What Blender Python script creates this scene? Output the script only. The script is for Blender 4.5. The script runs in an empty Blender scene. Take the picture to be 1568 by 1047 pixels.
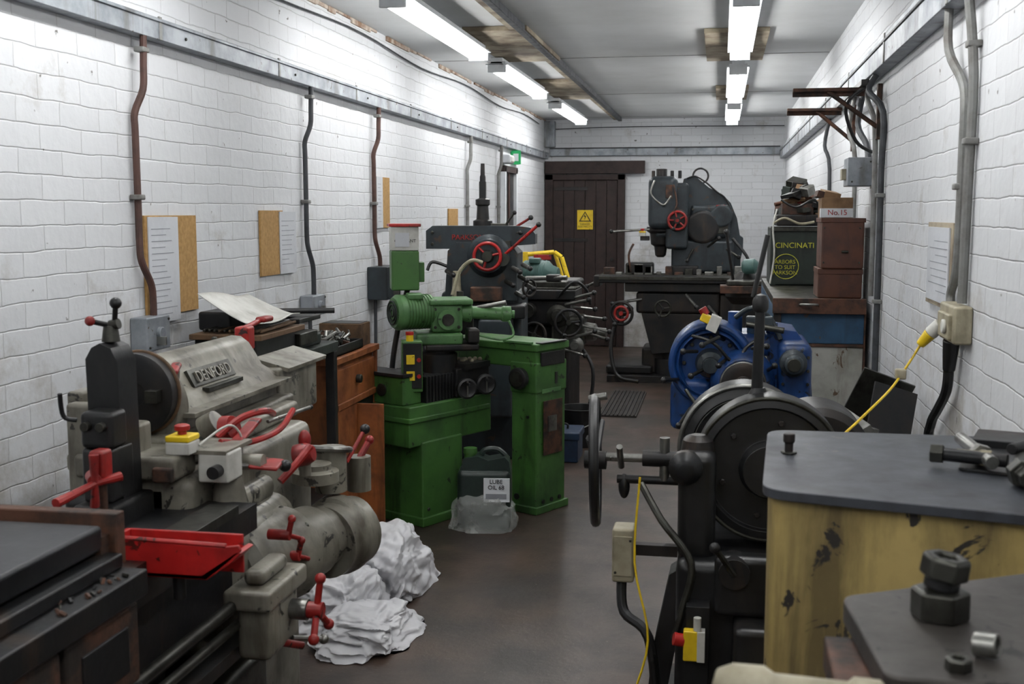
import bpy, bmesh, math, random
from mathutils import Vector, Matrix, Euler, noise
random.seed(4)
sc=bpy.context.scene
PI=math.pi
def lin(h):
    h=h.lstrip('#'); o=[]
    for i in (0,2,4):
        v=int(h[i:i+2],16)/255
        o.append(v/12.92 if v<=.04045 else ((v+.055)/1.055)**2.4)
    return (*o,1)
MATS={}
def mat(name,col,col2=None,rough=.5,metal=0,scale=8,lo=.45,hi=.7,bump=.15,bscale=60,emit=0,alpha=1,chip=None,chs=9,chlo=.62,spec=.5,streak=None,slo=.55,sk=1):
    m=bpy.data.materials.new(name); m.use_nodes=True; nt=m.node_tree; N=nt.nodes; L=nt.links
    b=N['Principled BSDF']; b.inputs['Roughness'].default_value=rough; b.inputs['Metallic'].default_value=metal
    b.inputs['Specular IOR Level'].default_value=spec
    tc=N.new('ShaderNodeTexCoord')
    def nz(sc_,det=6,vec=None,dist=0):
        n=N.new('ShaderNodeTexNoise'); n.inputs['Scale'].default_value=sc_; n.inputs['Detail'].default_value=det; n.inputs['Roughness'].default_value=.62; n.inputs['Distortion'].default_value=dist
        L.new(vec or tc.outputs['Object'],n.inputs['Vector']); return n
    def mixc(a,bcol,fac):
        mx=N.new('ShaderNodeMix'); mx.data_type='RGBA'; L.new(fac,mx.inputs[0])
        if isinstance(a,tuple): mx.inputs[6].default_value=a
        else: L.new(a,mx.inputs[6])
        mx.inputs[7].default_value=bcol; return mx.outputs[2]
    def rng(src,a,c,lo_=0,hi_=1):
        r=N.new('ShaderNodeMapRange'); r.inputs[1].default_value=a; r.inputs[2].default_value=c; r.inputs[3].default_value=lo_; r.inputs[4].default_value=hi_; L.new(src,r.inputs[0]); return r.outputs[0]
    n1=nz(scale,8)
    out=mixc(lin(col),lin(col2 or col),rng(n1.outputs['Fac'],lo,hi))
    if streak:
        mp=N.new('ShaderNodeMapping'); mp.inputs['Scale'].default_value=(9*sk,9*sk,1.6*sk); L.new(tc.outputs['Object'],mp.inputs[0])
        n4=nz(1,7,mp.outputs[0],.3); out=mixc(out,lin(streak),rng(n4.outputs['Fac'],slo,slo+.16,0,.8))
    if chip:
        n3=nz(chs,5,None,.6); out=mixc(out,lin(chip),rng(n3.outputs['Fac'],chlo,chlo+.025))
    L.new(out,b.inputs['Base Color'])
    L.new(rng(n1.outputs['Fac'],0,1,max(.05,rough-.15),min(1,rough+.25)),b.inputs['Roughness'])
    if bump:
        n2=nz(bscale,4)
        bp=N.new('ShaderNodeBump'); bp.inputs['Strength'].default_value=bump; bp.inputs['Distance'].default_value=.004
        L.new(n2.outputs['Fac'],bp.inputs['Height']); L.new(bp.outputs[0],b.inputs['Normal'])
    if emit:
        b.inputs['Emission Color'].default_value=lin(col); b.inputs['Emission Strength'].default_value=emit
    if alpha<1: b.inputs['Alpha'].default_value=alpha
    MATS[name]=m; return m
mat('cream','#7f7c71','#57534a',.34,0,6,.42,.68,.12,chip='#282622',chs=18,chlo=.62,streak='#3a3327',slo=.49)
mat('red','#96201c','#5c1312',.35,0,10,chip='#2c1311',chs=25,chlo=.61)
mat('redbright','#ab1f1d','#771614',.35,chip='#4a1a14',chs=22,chlo=.62,streak='#561411',slo=.56)
mat('iron','#1d1e20','#312b27',.4,.35,6,streak='#43352b',slo=.56)
mat('black','#121314','#1f1f21',.36,0,8,streak='#2e2a27',slo=.57)
mat('plate','#222427','#36373a',.3,.55,4,.35,.75,.08)
mat('slab','#4b4f56','#35363a',.42,.3,6,.35,.7,.1,chip='#6a655c',chs=34,chlo=.67,streak='#2a2a2b',slo=.54)
mat('slabb','#4a4541','#302d2b',.45,.3,6,.35,.7,.1,chip='#211f1d',chs=20,chlo=.62)
mat('steel','#8a8a86','#4d4a46',.3,.85,12)
mat('dsteel','#484843','#262421',.35,.8,12)
mat('rusty','#5a3b2c','#2a2420',.6,.3,14,.4,.6,.3)
mat('green','#3f6a30','#2c4b26',.4,0,4,.42,.72,.08,chip='#1b2716',chs=18,chlo=.645,streak='#20301a',slo=.53)
mat('greenl','#537d4b','#3a5f37',.38,0,8,chip='#222f1c',chs=26,chlo=.64,streak='#2b4226',slo=.55)
mat('dkgreen','#1b2620','#111713',.5,0,8,streak='#30352f',slo=.58)
mat('can','#22302b','#172220',.32,0,8)
mat('blue','#143a72','#0d274c',.33,0,9,.42,.7,.1,chip='#0c1015',chs=22,chlo=.61,streak='#0c1626',slo=.53)
mat('bluegrey','#30383d','#1f2326',.38,.2,6,chip='#45342a',chs=10,chlo=.63,streak='#17191a',slo=.55)
mat('teal','#3f5e59','#2b443f',.4)
mat('yellowworn','#b09a60','#8f7a48',.52,0,5,.4,.68,.15,chip='#27231e',chs=10,chlo=.585,streak='#4c4028',slo=.49,sk=.8)
mat('yellow','#dcbc1c','#b89714',.4,chip='#5a4c18',chs=30,chlo=.66)
mat('wood','#93552a','#5e3016',.48,0,9,.4,.7,.1,streak='#46260f',slo=.56)
mat('wood2','#5c442c','#34271b',.7,0,16)
mat('boardwood','#a39883','#66574a',.8,0,5,.4,.65,.3)
mat('darkwood','#2e1c18','#1b110e',.6,0,12,.4,.7,.2)
mat('cork','#b08a55','#917041',.85,0,60,.3,.7,.2)
mat('paper','#c0c3c8','#afb2b8',.8,0,6)
mat('print','#8f9399','#7b7e84',.8,0,6)
mat('galv','#969ba1','#6b7177',.45,.4,7,.4,.7,.1,chip='#50473f',chs=20,chlo=.65,streak='#615d59',slo=.54)
mat('pipeg','#7b7c7a','#5d5954',.5,.2,12)
mat('pipebr','#4d342d','#372722',.5,.1,16)
mat('piped','#3f4246','#2a2b2e',.5,.1,16)
mat('fitting','#d8dcdf','#c3c8cc',.5,0,5)
mat('whitep','#c4c4be','#a3a29b',.45,0,8,streak='#86837a',slo=.58)
mat('creamp','#a09983','#766f5b',.5,0,14,.4,.7,streak='#57503f',slo=.56)
mat('brownbox','#56301f','#3a211a',.42,0,8,streak='#2c1a15',slo=.56)
mat('card','#86694c','#5b442f',.8,0,10)
mat('sack','#d6d6d9','#bdbdc2',.36,0,6,.4,.8,.08,30,chip='#6a727c',chs=5,chlo=.71)
mat('clearbag','#dfe4e0','#bcc2be',.15,0,10,.4,.7,.3,30,alpha=.33)
mat('chalk','#b9b63c','#8d8a30',.9,0,50)
mat('ink','#15151a',None,.6)
mat('exitg','#1f9a58','#188048',.5,emit=.25)
mat('mat_grate','#2f2b28','#1e1b19',.8,0,30)
mat('bluebox','#142a45','#0d1c30',.5)
mat('bluepan','#234a68','#19354d',.5,0,8,chip='#4c372b',chs=14,chlo=.62,streak='#15222e',slo=.56)
mat('offwhite','#a6a69f','#82827a',.5,0,5,chip='#54412f',chs=10,chlo=.64,streak='#655a4d',slo=.55)
mat('ceilw','#d2d4d5','#c2c4c4',.8,0,1.2,.4,.7,.12,20)
mat('seam','#9a9b9a','#807d78',.8)
mat('plaster','#7d604b','#b9aea2',.9,0,9,.4,.6,.5,30)
mat('tube','#fdfcfa',None,.5,emit=25,bump=0)
mat('floorc','#4c3d34','#2d2520',.36,0,2.2,.38,.6,.3,40,chip='#746a60',chs=90,chlo=.665,streak='#1f1a17',slo=.56,sk=.2)
def brick_mat(name,ax):
    m=bpy.data.materials.new(name); m.use_nodes=True; nt=m.node_tree; N=nt.nodes; L=nt.links; b=N['Principled BSDF']
    b.inputs['Roughness'].default_value=.6; b.inputs['Specular IOR Level'].default_value=.3
    tc=N.new('ShaderNodeTexCoord'); sp=N.new('ShaderNodeSeparateXYZ'); L.new(tc.outputs['Object'],sp.inputs[0])
    cb=N.new('ShaderNodeCombineXYZ'); L.new(sp.outputs[ax],cb.inputs[0]); L.new(sp.outputs[2],cb.inputs[1])
    nz=N.new('ShaderNodeTexNoise'); nz.inputs['Scale'].default_value=7; nz.inputs['Detail'].default_value=5; L.new(tc.outputs['Object'],nz.inputs['Vector'])
    va=N.new('ShaderNodeVectorMath'); va.operation='MULTIPLY_ADD'; L.new(nz.outputs['Color'],va.inputs[0]); va.inputs[1].default_value=(.022,.018,0); L.new(cb.outputs[0],va.inputs[2])
    br=N.new('ShaderNodeTexBrick'); L.new(va.outputs[0],br.inputs['Vector'])
    br.inputs['Scale'].default_value=1; br.inputs['Brick Width'].default_value=.225; br.inputs['Row Height'].default_value=.075
    br.inputs['Mortar Size'].default_value=.0035; br.inputs['Mortar Smooth'].default_value=1
    br.inputs['Color1'].default_value=lin('#d0d2d5'); br.inputs['Color2'].default_value=lin('#c9cbce'); br.inputs['Mortar'].default_value=lin('#bcbdbf')
    n1=N.new('ShaderNodeTexNoise'); n1.inputs['Scale'].default_value=3.0; n1.inputs['Detail'].default_value=9; n1.inputs['Roughness'].default_value=.72; L.new(tc.outputs['Object'],n1.inputs['Vector'])
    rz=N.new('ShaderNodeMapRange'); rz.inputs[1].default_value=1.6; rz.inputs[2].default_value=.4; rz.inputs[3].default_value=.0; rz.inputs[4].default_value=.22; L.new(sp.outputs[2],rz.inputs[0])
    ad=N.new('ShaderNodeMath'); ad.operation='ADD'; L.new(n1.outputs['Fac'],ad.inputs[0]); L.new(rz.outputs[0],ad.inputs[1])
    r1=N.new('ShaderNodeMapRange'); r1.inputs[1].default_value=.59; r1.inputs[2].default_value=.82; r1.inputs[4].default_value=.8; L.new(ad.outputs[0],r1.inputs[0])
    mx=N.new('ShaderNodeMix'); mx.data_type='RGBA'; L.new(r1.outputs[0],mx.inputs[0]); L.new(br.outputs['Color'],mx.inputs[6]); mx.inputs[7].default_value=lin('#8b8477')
    n5=N.new('ShaderNodeTexNoise'); n5.inputs['Scale'].default_value=22; n5.inputs['Detail'].default_value=3; L.new(tc.outputs['Object'],n5.inputs['Vector'])
    r5=N.new('ShaderNodeMapRange'); r5.inputs[1].default_value=.71; r5.inputs[2].default_value=.75; L.new(n5.outputs['Fac'],r5.inputs[0])
    mx2=N.new('ShaderNodeMix'); mx2.data_type='RGBA'; L.new(r5.outputs[0],mx2.inputs[0]); L.new(mx.outputs[2],mx2.inputs[6]); mx2.inputs[7].default_value=lin('#6c6a66')
    L.new(mx2.outputs[2],b.inputs['Base Color'])
    bp=N.new('ShaderNodeBump'); bp.inputs['Strength'].default_value=.5; bp.inputs['Distance'].default_value=.005; bp.invert=True
    L.new(br.outputs['Fac'],bp.inputs['Height'])
    n2=N.new('ShaderNodeTexNoise'); n2.inputs['Scale'].default_value=22; n2.inputs['Detail'].default_value=5; L.new(tc.outputs['Object'],n2.inputs['Vector'])
    b2=N.new('ShaderNodeBump'); b2.inputs['Strength'].default_value=.4; b2.inputs['Distance'].default_value=.006; L.new(n2.outputs['Fac'],b2.inputs['Height']); L.new(bp.outputs[0],b2.inputs['Normal'])
    L.new(b2.outputs[0],b.inputs['Normal']); MATS[name]=m
brick_mat('brickY',1); brick_mat('brickX',0)

class B:
    def __init__(s,name,T=None,bev=.003):
        s.name=name; s.bm=bmesh.new(); s.T=T or Matrix(); s.ms=[]; s.bev=bev
    def mi(s,m):
        if m not in s.ms: s.ms.append(m)
        return s.ms.index(m)
    def addbm(s,t,m,M=None):
        M=s.T@(M or Matrix()); i=s.mi(m); vs=[s.bm.verts.new(M@v.co) for v in t.verts]
        t.verts.index_update()
        for f in t.faces:
            try:
                nf=s.bm.faces.new([vs[v.index] for v in f.verts]); nf.material_index=i
            except ValueError: pass
        t.free()
    def box(s,x0,x1,y0,y1,z0,z1,m,r=0,rot=None,seg=3,taper=None):
        t=bmesh.new(); bmesh.ops.create_cube(t,size=1)
        c=Vector(((x0+x1)/2,(y0+y1)/2,(z0+z1)/2)); sx,sy,sz=abs(x1-x0),abs(y1-y0),abs(z1-z0)
        for v in t.verts:
            k=1
            if taper and v.co.z>0: k=taper
            v.co=Vector((v.co.x*sx*k,v.co.y*sy*k,v.co.z*sz))
        if r: bmesh.ops.bevel(t,geom=list(t.edges),offset=min(r,.49*min(sx,sy,sz)),segments=seg,profile=.5,affect='EDGES')
        M=Matrix.Translation(c)
        if rot: M=M@Euler(rot).to_matrix().to_4x4()
        s.addbm(t,m,M)
    def rev(s,p0,ax,prof,m,seg=24):
        p0=Vector(p0); a=Vector(ax).normalized(); u=a.orthogonal().normalized(); w=a.cross(u)
        t=bmesh.new(); rings=[]
        for h,r in prof:
            if r<1e-5: rings.append([t.verts.new(p0+a*h)])
            else: rings.append([t.verts.new(p0+a*h+(u*math.cos(2*PI*k/seg)+w*math.sin(2*PI*k/seg))*r) for k in range(seg)])
        for A,C in zip(rings,rings[1:]):
            for k in range(seg):
                k2=(k+1)%seg
                if len(A)==1 and len(C)==1: continue
                if len(A)==1: t.faces.new([A[0],C[k2],C[k]])
                elif len(C)==1: t.faces.new([A[k],A[k2],C[0]])
                else: t.faces.new([A[k],A[k2],C[k2],C[k]])
        if len(rings[0])>1: t.faces.new(rings[0][::-1])
        if len(rings[-1])>1: t.faces.new(rings[-1])
        s.addbm(t,m)
    def cyl(s,p0,p1,r,m,r2=None,seg=20):
        d=Vector(p1)-Vector(p0); s.rev(p0,d,[(0,r),(d.length,r if r2 is None else r2)],m,seg)
    def ball(s,c,r,m,sc3=(1,1,1),seg=16):
        t=bmesh.new(); bmesh.ops.create_uvsphere(t,u_segments=seg,v_segments=seg//2+2,radius=r)
        for v in t.verts: v.co=Vector((v.co.x*sc3[0],v.co.y*sc3[1],v.co.z*sc3[2]))
        s.addbm(t,m,Matrix.Translation(Vector(c)))
    def tube(s,pts,r,m,seg=8,sm=5):
        P=[Vector(p) for p in pts]; Q=[]
        if sm and len(P)>2:
            n=len(P)
            for i in range(n-1):
                a=P[max(i-1,0)];b=P[i];c=P[i+1];d=P[min(i+2,n-1)]
                for k in range(sm):
                    t=k/sm; Q.append(.5*((2*b)+(-a+c)*t+(2*a-5*b+4*c-d)*t*t+(-a+3*b-3*c+d)*t**3))
            Q.append(P[-1])
        else: Q=P
        t=bmesh.new(); rings=[]; u=None
        for i,q in enumerate(Q):
            d=(Q[min(i+1,len(Q)-1)]-Q[max(i-1,0)]).normalized()
            if u is None: u=d.orthogonal().normalized()
            u=(u-d*u.dot(d)); u=u.normalized() if u.length>1e-6 else d.orthogonal().normalized()
            w=d.cross(u)
            rings.append([t.verts.new(q+(u*math.cos(2*PI*k/seg)+w*math.sin(2*PI*k/seg))*r) for k in range(seg)])
        for A,C in zip(rings,rings[1:]):
            for k in range(seg): t.faces.new([A[k],A[(k+1)%seg],C[(k+1)%seg],C[k]])
        t.faces.new(rings[0][::-1]); t.faces.new(rings[-1]); s.addbm(t,m)
    def prism(s,poly,ax,a,b,m):
        t=bmesh.new()
        f={'x':lambda p,h:(h,p[0],p[1]),'y':lambda p,h:(p[0],h,p[1]),'z':lambda p,h:(p[0],p[1],h)}[ax]
        A=[t.verts.new(f(p,a)) for p in poly]; C=[t.verts.new(f(p,b)) for p in poly]; n=len(poly)
        for k in range(n): t.faces.new([A[k],A[(k+1)%n],C[(k+1)%n],C[k]])
        t.faces.new(A[::-1]); t.faces.new(C)
        bmesh.ops.recalc_face_normals(t,faces=t.faces); s.addbm(t,m)
    def torus(s,c,ax,R,r,m,seg=32,s2=8):
        c=Vector(c); a=Vector(ax).normalized(); u=a.orthogonal().normalized(); w=a.cross(u); t=bmesh.new(); G=[]
        for i in range(seg):
            d=u*math.cos(2*PI*i/seg)+w*math.sin(2*PI*i/seg)
            G.append([t.verts.new(c+d*(R+r*math.cos(2*PI*k/s2))+a*r*math.sin(2*PI*k/s2)) for k in range(s2)])
        for i in range(seg):
            for k in range(s2): t.faces.new([G[i][k],G[(i+1)%seg][k],G[(i+1)%seg][(k+1)%s2],G[i][(k+1)%s2]])
        s.addbm(t,m)
    def wheel(s,c,ax,R,m,rim=.012,spk=3,hub=None,knob=None,ph=.4,dish=0):
        c=Vector(c); a=Vector(ax).normalized(); u=a.orthogonal().normalized(); w=a.cross(u)
        s.torus(c,a,R,rim,m); s.rev(c-a*(rim*1.2+dish),a,[(0,R*.2),(rim*2.6+dish,R*.2)],hub or m,16)
        for k in range(spk):
            d=u*math.cos(ph+2*PI*k/spk)+w*math.sin(ph+2*PI*k/spk); s.cyl(c-a*dish+d*R*.1,c+d*R,rim*.75,m,seg=8)
        if knob:
            d=u*math.cos(ph)+w*math.sin(ph); s.rev(c+d*R,a,[(0,rim*.6),(rim*2,rim*.6),(rim*2.5,rim*1.3),(rim*6,rim*1.5),(rim*7,rim*.8)],knob,12)
    def lever(s,p0,p1,r,m,ball=None,br=.014,kn='black'):
        s.cyl(p0,p1,r,m,seg=10); s.ball(p1,br,kn,seg=12)
        if ball: s.ball(p0,ball,m,seg=12)
    def text(s,txt,loc,rot,size,m,ext=.001):
        cu=bpy.data.curves.new('tmp','FONT'); cu.body=txt; cu.size=size; cu.extrude=ext; cu.align_x='CENTER'; cu.align_y='CENTER'
        o=bpy.data.objects.new('tmp',cu); sc.collection.objects.link(o); bpy.context.view_layer.update()
        me=bpy.data.meshes.new_from_object(o.evaluated_get(bpy.context.evaluated_depsgraph_get()))
        t=bmesh.new(); t.from_mesh(me); bpy.data.objects.remove(o); bpy.data.curves.remove(cu); bpy.data.meshes.remove(me)
        s.addbm(t,m,Matrix.Translation(Vector(loc))@Euler(rot).to_matrix().to_4x4())
    def estop(s,x,y,z,w=.035,base='whitep'):
        s.box(x-w,x+w,y-w,y+w,z,z+w,base,r=.004); s.box(x-w,x+w,y-w,y+w,z+w,z+1.5*w,'yellow',r=.004)
        s.rev((x,y,z+1.5*w),(0,0,1),[(0,w*.35),(w*.3,w*.35),(w*.35,w*.6),(w*.7,w*.6),(w*.8,w*.4)],'red',16)
    def bolts(s,pts,ax,r,m='dsteel'):
        for p in pts: s.rev(p,ax,[(0,r),(r*.9,r),(r*1.1,r*.7)],m,6)
    def done(s,ang=35,parent=None):
        bm=s.bm; bmesh.ops.recalc_face_normals(bm,faces=bm.faces)
        lo=Vector([min(v.co[i] for v in bm.verts) for i in range(3)]); hi=Vector([max(v.co[i] for v in bm.verts) for i in range(3)])
        o0=Vector(((lo.x+hi.x)/2,(lo.y+hi.y)/2,lo.z))
        if s.name.startswith(('wall_left','wall_right','wall_far','wall_near','floor','ceiling')): o0=Vector((0,0,0))
        for v in bm.verts: v.co-=o0
        me=bpy.data.meshes.new(s.name); bm.to_mesh(me); bm.free()
        for m in s.ms: me.materials.append(MATS[m])
        for p in me.polygons: p.use_smooth=True
        me.set_sharp_from_angle(angle=math.radians(ang))
        o=bpy.data.objects.new(s.name,me); o.location=o0; sc.collection.objects.link(o)
        if s.bev:
            bv=o.modifiers.new('bev','BEVEL'); bv.width=s.bev; bv.segments=2; bv.limit_method='ANGLE'; bv.angle_limit=math.radians(45); bv.use_clamp_overlap=True
            o.modifiers.new('wn','WEIGHTED_NORMAL').keep_sharp=True
        if parent: o.location=o0-parent.location; o.parent=parent
        return o
def tri(x): return abs((x%1.0)*2-1)*2-1
def crumple(name,c,rad,m,seed=0,sub=6,amp=.09,nf=9,flat=.5,lump=.12,gr=1.25):
    rnd=random.Random(seed); D=[]
    for i in range(nf):
        d=Vector((rnd.gauss(0,1),rnd.gauss(0,1),rnd.gauss(0,.7))).normalized(); D.append((d,rnd.uniform(.7,1.2)*(gr**i)*.9,rnd.random(),amp*(.8**i)))
    b=B(name,bev=0); t=bmesh.new(); bmesh.ops.create_icosphere(t,subdivisions=sub,radius=1)
    for v in t.verts:
        n=v.co.normalized(); off=Vector((seed*1.7,seed*.9,0))
        w=noise.noise(n*1.6+off); w2=noise.noise(n*3.1+off*2); k=1+lump*2*noise.noise(n*1.2+off*3)
        for d,fq,ph,a in D: k+=a*tri(fq*n.dot(d)+ph+w*.9+w2*.35)*.55
        e=.7
        q=Vector((math.copysign(abs(n.x)**e,n.x)*rad[0]*k,math.copysign(abs(n.y)**e,n.y)*rad[1]*k,n.z*rad[2]*k))
        if q.z<-flat*rad[2]: q.z=-flat*rad[2]
        if q.z<0: s_=1+.2*min(1,-q.z/(flat*rad[2])); q.x*=s_; q.y*=s_
        v.co=q
    b.addbm(t,m,Matrix.Translation(Vector(c)+Vector((0,0,flat*rad[2]+.002)))); return b

# ================= ROOM =================
XL,XR,Y0,Y1,H=-2.0,.68,-1.5,13.1,2.58
def simple(name,a,m,bev=0):
    b=B(name,bev=bev); b.box(*a,m); return b.done()
simple('floor',(XL-.15,XR+.15,Y0-.15,Y1+.15,-.1,0),'floorc')
simple('ceiling',(XL-.15,XR+.15,Y0-.15,Y1+.15,H,H+.1),'ceilw')
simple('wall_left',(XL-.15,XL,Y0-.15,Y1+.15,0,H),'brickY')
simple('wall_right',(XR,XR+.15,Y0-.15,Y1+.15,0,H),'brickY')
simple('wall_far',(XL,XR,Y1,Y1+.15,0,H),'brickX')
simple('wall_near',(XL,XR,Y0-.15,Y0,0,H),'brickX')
b=B('trim_ceiling_joints',bev=0)
for y in [.6+2.44*i for i in range(6)]: b.box(XL+.005,XR-.005,y,y+.008,H-.003,H-.0005,'seam')
b.done()
b=B('trim_ceiling_edge',bev=0)
random.seed(9)
y=2.0
while y<12.9:
    l=random.uniform(.1,.5)
    if random.random()<.75: b.box(XL+.001,XL+.001+random.uniform(.006,.014),y,y+l,H-random.uniform(.012,.03),H-.002,'plaster')
    y+=l
b.done()
b=B('trim_trunking_left'); b.box(XL+.001,XL+.055,Y0+.01,Y1-.13,2.13,2.205,'galv'); b.box(XL+.001,XL+.062,Y0+.01,Y1-.13,2.19,2.2,'galv')
for i in range(12): b.box(XL+.05,XL+.058,.5+i*1.1,.52+i*1.1,2.13,2.21,'pipeg'); b.bolts([(XL+.055,.7+i*1.1,2.16)],(1,0,0),.006)
b.done()
b=B('trim_trunking_right'); b.box(XR-.06,XR-.001,Y0+.01,Y1-.08,2.12,2.235,'galv'); b.box(XR-.066,XR-.001,Y0+.01,Y1-.08,2.2,2.212,'piped')
for i in range(10): b.box(XR-.064,XR-.058,.9+i*1.3,.93+i*1.3,2.12,2.235,'pipeg')
b.done()
b=B('trim_trunking_far'); b.box(XL+.06,XR-.06,Y1-.06,Y1-.001,2.17,2.25,'galv'); b.box(XL+.06,XR-.06,Y1-.075,Y1-.001,2.25,2.262,'piped')
b.box(XL+.001,XL+.12,Y1-.12,Y1-.001,2.27,2.56,'galv'); b.done()
b=B('ceiling_cable',bev=0); b.tube([(XL+.02,y,2.5+.018*math.sin(y*2.3)) for y in [2+.5*i for i in range(22)]],.005,'piped',6,2)
b.tube([(XL+.02,Y1-.02,2.47),(-1,Y1-.02,2.49),(XR-.02,Y1-.02,2.48)],.005,'piped',6,3); b.done()
def light(x,y0,y1):
    b=B('fluorescent_light',bev=.002)
    b.box(x-.04,x+.04,y0,y1,H-.075,H-.035,'fitting'); b.box(x-.075,x+.075,y0,y1,H-.082,H-.074,'fitting')
    b.box(x-.02,x+.02,y0+.2,y0+.28,H-.04,H-.031,'fitting');b.box(x-.02,x+.02,y1-.28,y1-.2,H-.04,H-.031,'fitting')
    b.cyl((x,y0+.5,H-.04),(x,y0+.5,H-.0),.006,'fitting',seg=8); b.cyl((x,y1-.5,H-.04),(x,y1-.5,H-.0),.006,'fitting',seg=8)
    for e in (y0,y1-.03): b.box(x-.06,x+.06,e,e+.03,H-.13,H-.06,'fitting')
    L=b.done()
    t=B('fluorescent_tube',bev=0)
    t.cyl((x-.03,y0+.03,H-.107),(x-.03,y1-.03,H-.107),.019,'tube',seg=12)
    t.cyl((x+.03,y0+.03,H-.107),(x+.03,y1-.03,H-.107),.019,'tube',seg=12); t.done(parent=L)
for x,y0,y1 in [(-1.48,-.8,1.1),(-1.48,2.1,4.0),(-1.48,5.1,7.0),(-1.48,7.55,9.4),(-1.48,10.25,12.2),(.09,-.8,1.1),(.09,2.2,4.1),(.09,5.35,7.25),(.09,7.95,10.05),(.09,10.6,12.5)]: light(x,y0,y1)  # nearest fittings in each row: out of view, added to light the foreground
b=B('light_mounting_board')
for x0,x1,y0,y1 in [(-.12,.25,6.8,8.05),(-.07,.2,9.8,10.8),(-1.5,-1.1,6.5,7.85),(-1.5,-1.15,9.1,10.5)]: b.box(x0,x1,y0,y1,H-.028,H-.001,'boardwood')
b.box(-1.2,-1.12,4.3,12.9,H-.027,H-.001,'boardwood'); b.box(-1.15,-1.11,4.3,12.9,H-.042,H-.001,'piped'); b.done()
b=B('door_1',bev=.002)
for i in range(6): b.box(-1.9+i*.123,-1.9+(i+1)*.123-.004,Y1-.05,Y1-.02,0.01,1.9,'darkwood')
b.box(-1.99,-1.9,Y1-.08,Y1-.002,0,1.96,'darkwood'); b.box(-1.16,-1.08,Y1-.08,Y1-.002,0,1.96,'darkwood'); b.box(-1.99,-1.08,Y1-.08,Y1-.002,1.9,1.96,'darkwood')
b.box(-1.99,-.86,Y1-.1,Y1-.002,1.97,2.11,'darkwood')
for z in (.5,1.2,1.78): b.box(-1.89,-1.5,Y1-.056,Y1-.05,z,z+.04,'iron')
b.cyl((-1.22,Y1-.1,1.0),(-1.22,Y1-.05,1.0),.02,'iron'); door=b.done()
b=B('warning_sign',bev=0); b.box(-1.62,-1.44,Y1-.065,Y1-.058,1.34,1.56,'yellow')
b.prism([(-1.6,1.43),(-1.46,1.43),(-1.53,1.545)],'y',Y1-.068,Y1-.064,'ink'); b.prism([(-1.582,1.44),(-1.478,1.44),(-1.53,1.527)],'y',Y1-.070,Y1-.067,'yellow')
b.prism([(-1.53,1.515),(-1.545,1.485),(-1.53,1.485),(-1.535,1.447),(-1.515,1.493),(-1.528,1.493)],'y',Y1-.073,Y1-.069,'ink')
b.text('DANGER\nELECTRICITY',(-1.53,Y1-.067,1.385),(PI/2,0,0),.028,'ink'); b.done()
b=B('dark_doorway'); x0=XL+.002; b.box(x0,XL+.02,10.42,10.95,0,1.9,'black'); b.box(x0,XL+.05,10.36,10.42,0,1.95,'fitting'); b.box(x0,XL+.05,10.95,11.02,0,1.95,'fitting'); b.box(x0,XL+.05,10.36,11.02,1.9,1.96,'darkwood')  # thin black panel paints the shade inside the open doorway
b.box(XL+.015,XL+.03,10.66,10.7,0,1.9,'pipebr'); b.done()
b=B('exit_sign'); b.box(XL+.001,XL+.035,10.9,11.2,2.0,2.11,'exitg'); b.text('EXIT',(XL+.037,11.05,2.055),(PI/2,0,PI/2),.06,'fitting')
b.box(XL+.01,XL+.1,10.88,10.9,1.99,2.12,'exitg'); b.box(XL+.03,XL+.08,10.877,10.881,2.02,2.09,'fitting'); b.done()
b=B('emergency_light'); b.box(XL+.001,XL+.09,10.4,10.62,1.98,2.06,'fitting',r=.02); b.box(XL+.06,XL+.095,10.42,10.6,1.99,2.05,'whitep',r=.015); b.done()

# ================= WALL SERVICES =================
def conduit(name,pts,r,m,cl='pipeg',cz=()):
    b=B(name,bev=0); b.tube(pts,r,m,10,4)
    for p in cz: b.box(p[0]-.02,p[0]+.018,p[1]-.022,p[1]+.022,p[2]-.006,p[2]+.012,cl,r=.004)
    return b.done()
x=XL+.022
def lpipe(y,m,r,zb,dy=.03,cz=1.58):
    pts=[(x+.025,y,2.13),(x+.022,y,2.03),(x+.02,y-.005,1.95),(x,y-.03,1.87),(x,y-.032,1.8),(x,y-.03,1.56),(x,y-.03,1.42),(x+.005,y-.028,1.36),(x+.012,y+dy-.01,1.28),(x+.012,y+dy,1.22),(x+.012,y+dy,zb)]
    conduit('wall_conduit',pts,r,m,'pipeg',[(x,y-.03,cz),(x+.018,y,2.08)])
lpipe(3.70,'pipebr',.0125,1.17); lpipe(5.33,'piped',.012,1.12,.02); lpipe(6.44,'pipebr',.013,1.22,.03); lpipe(8.92,'pipeg',.014,1.1,.02); lpipe(10.2,'pipeg',.014,1.3,.0)
def iso(y0,y1,z0,z1,d,m,extra):
    b=B('isolator_switch'); b.box(XL+.001,XL+d,y0,y1,z0,z1,m,r=.006); ym=(y0+y1)/2
    b.cyl((XL+d,ym,(z0+z1)/2),(XL+d+.015,ym,(z0+z1)/2),.022,m); b.box(XL+d,XL+d+.035,ym-.02,ym-.01,z0+.02,z0+.05,'steel'); b.bolts([(XL+d,y0+.015,z0+.015),(XL+d,y1-.015,z1-.015)],(1,0,0),.005)
    b.tube([(XL+.03,y0+.06,z0+.01),(XL+.03,y0+.06,z0-.1),(XL+.03,y0+.05,extra)],.01,'piped'); b.done()
iso(3.62,3.79,1.05,1.17,.065,'galv',.5); iso(5.24,5.42,1.03,1.13,.07,'galv',.9); iso(6.32,6.6,1.03,1.22,.12,'bluegrey',.6)
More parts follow.
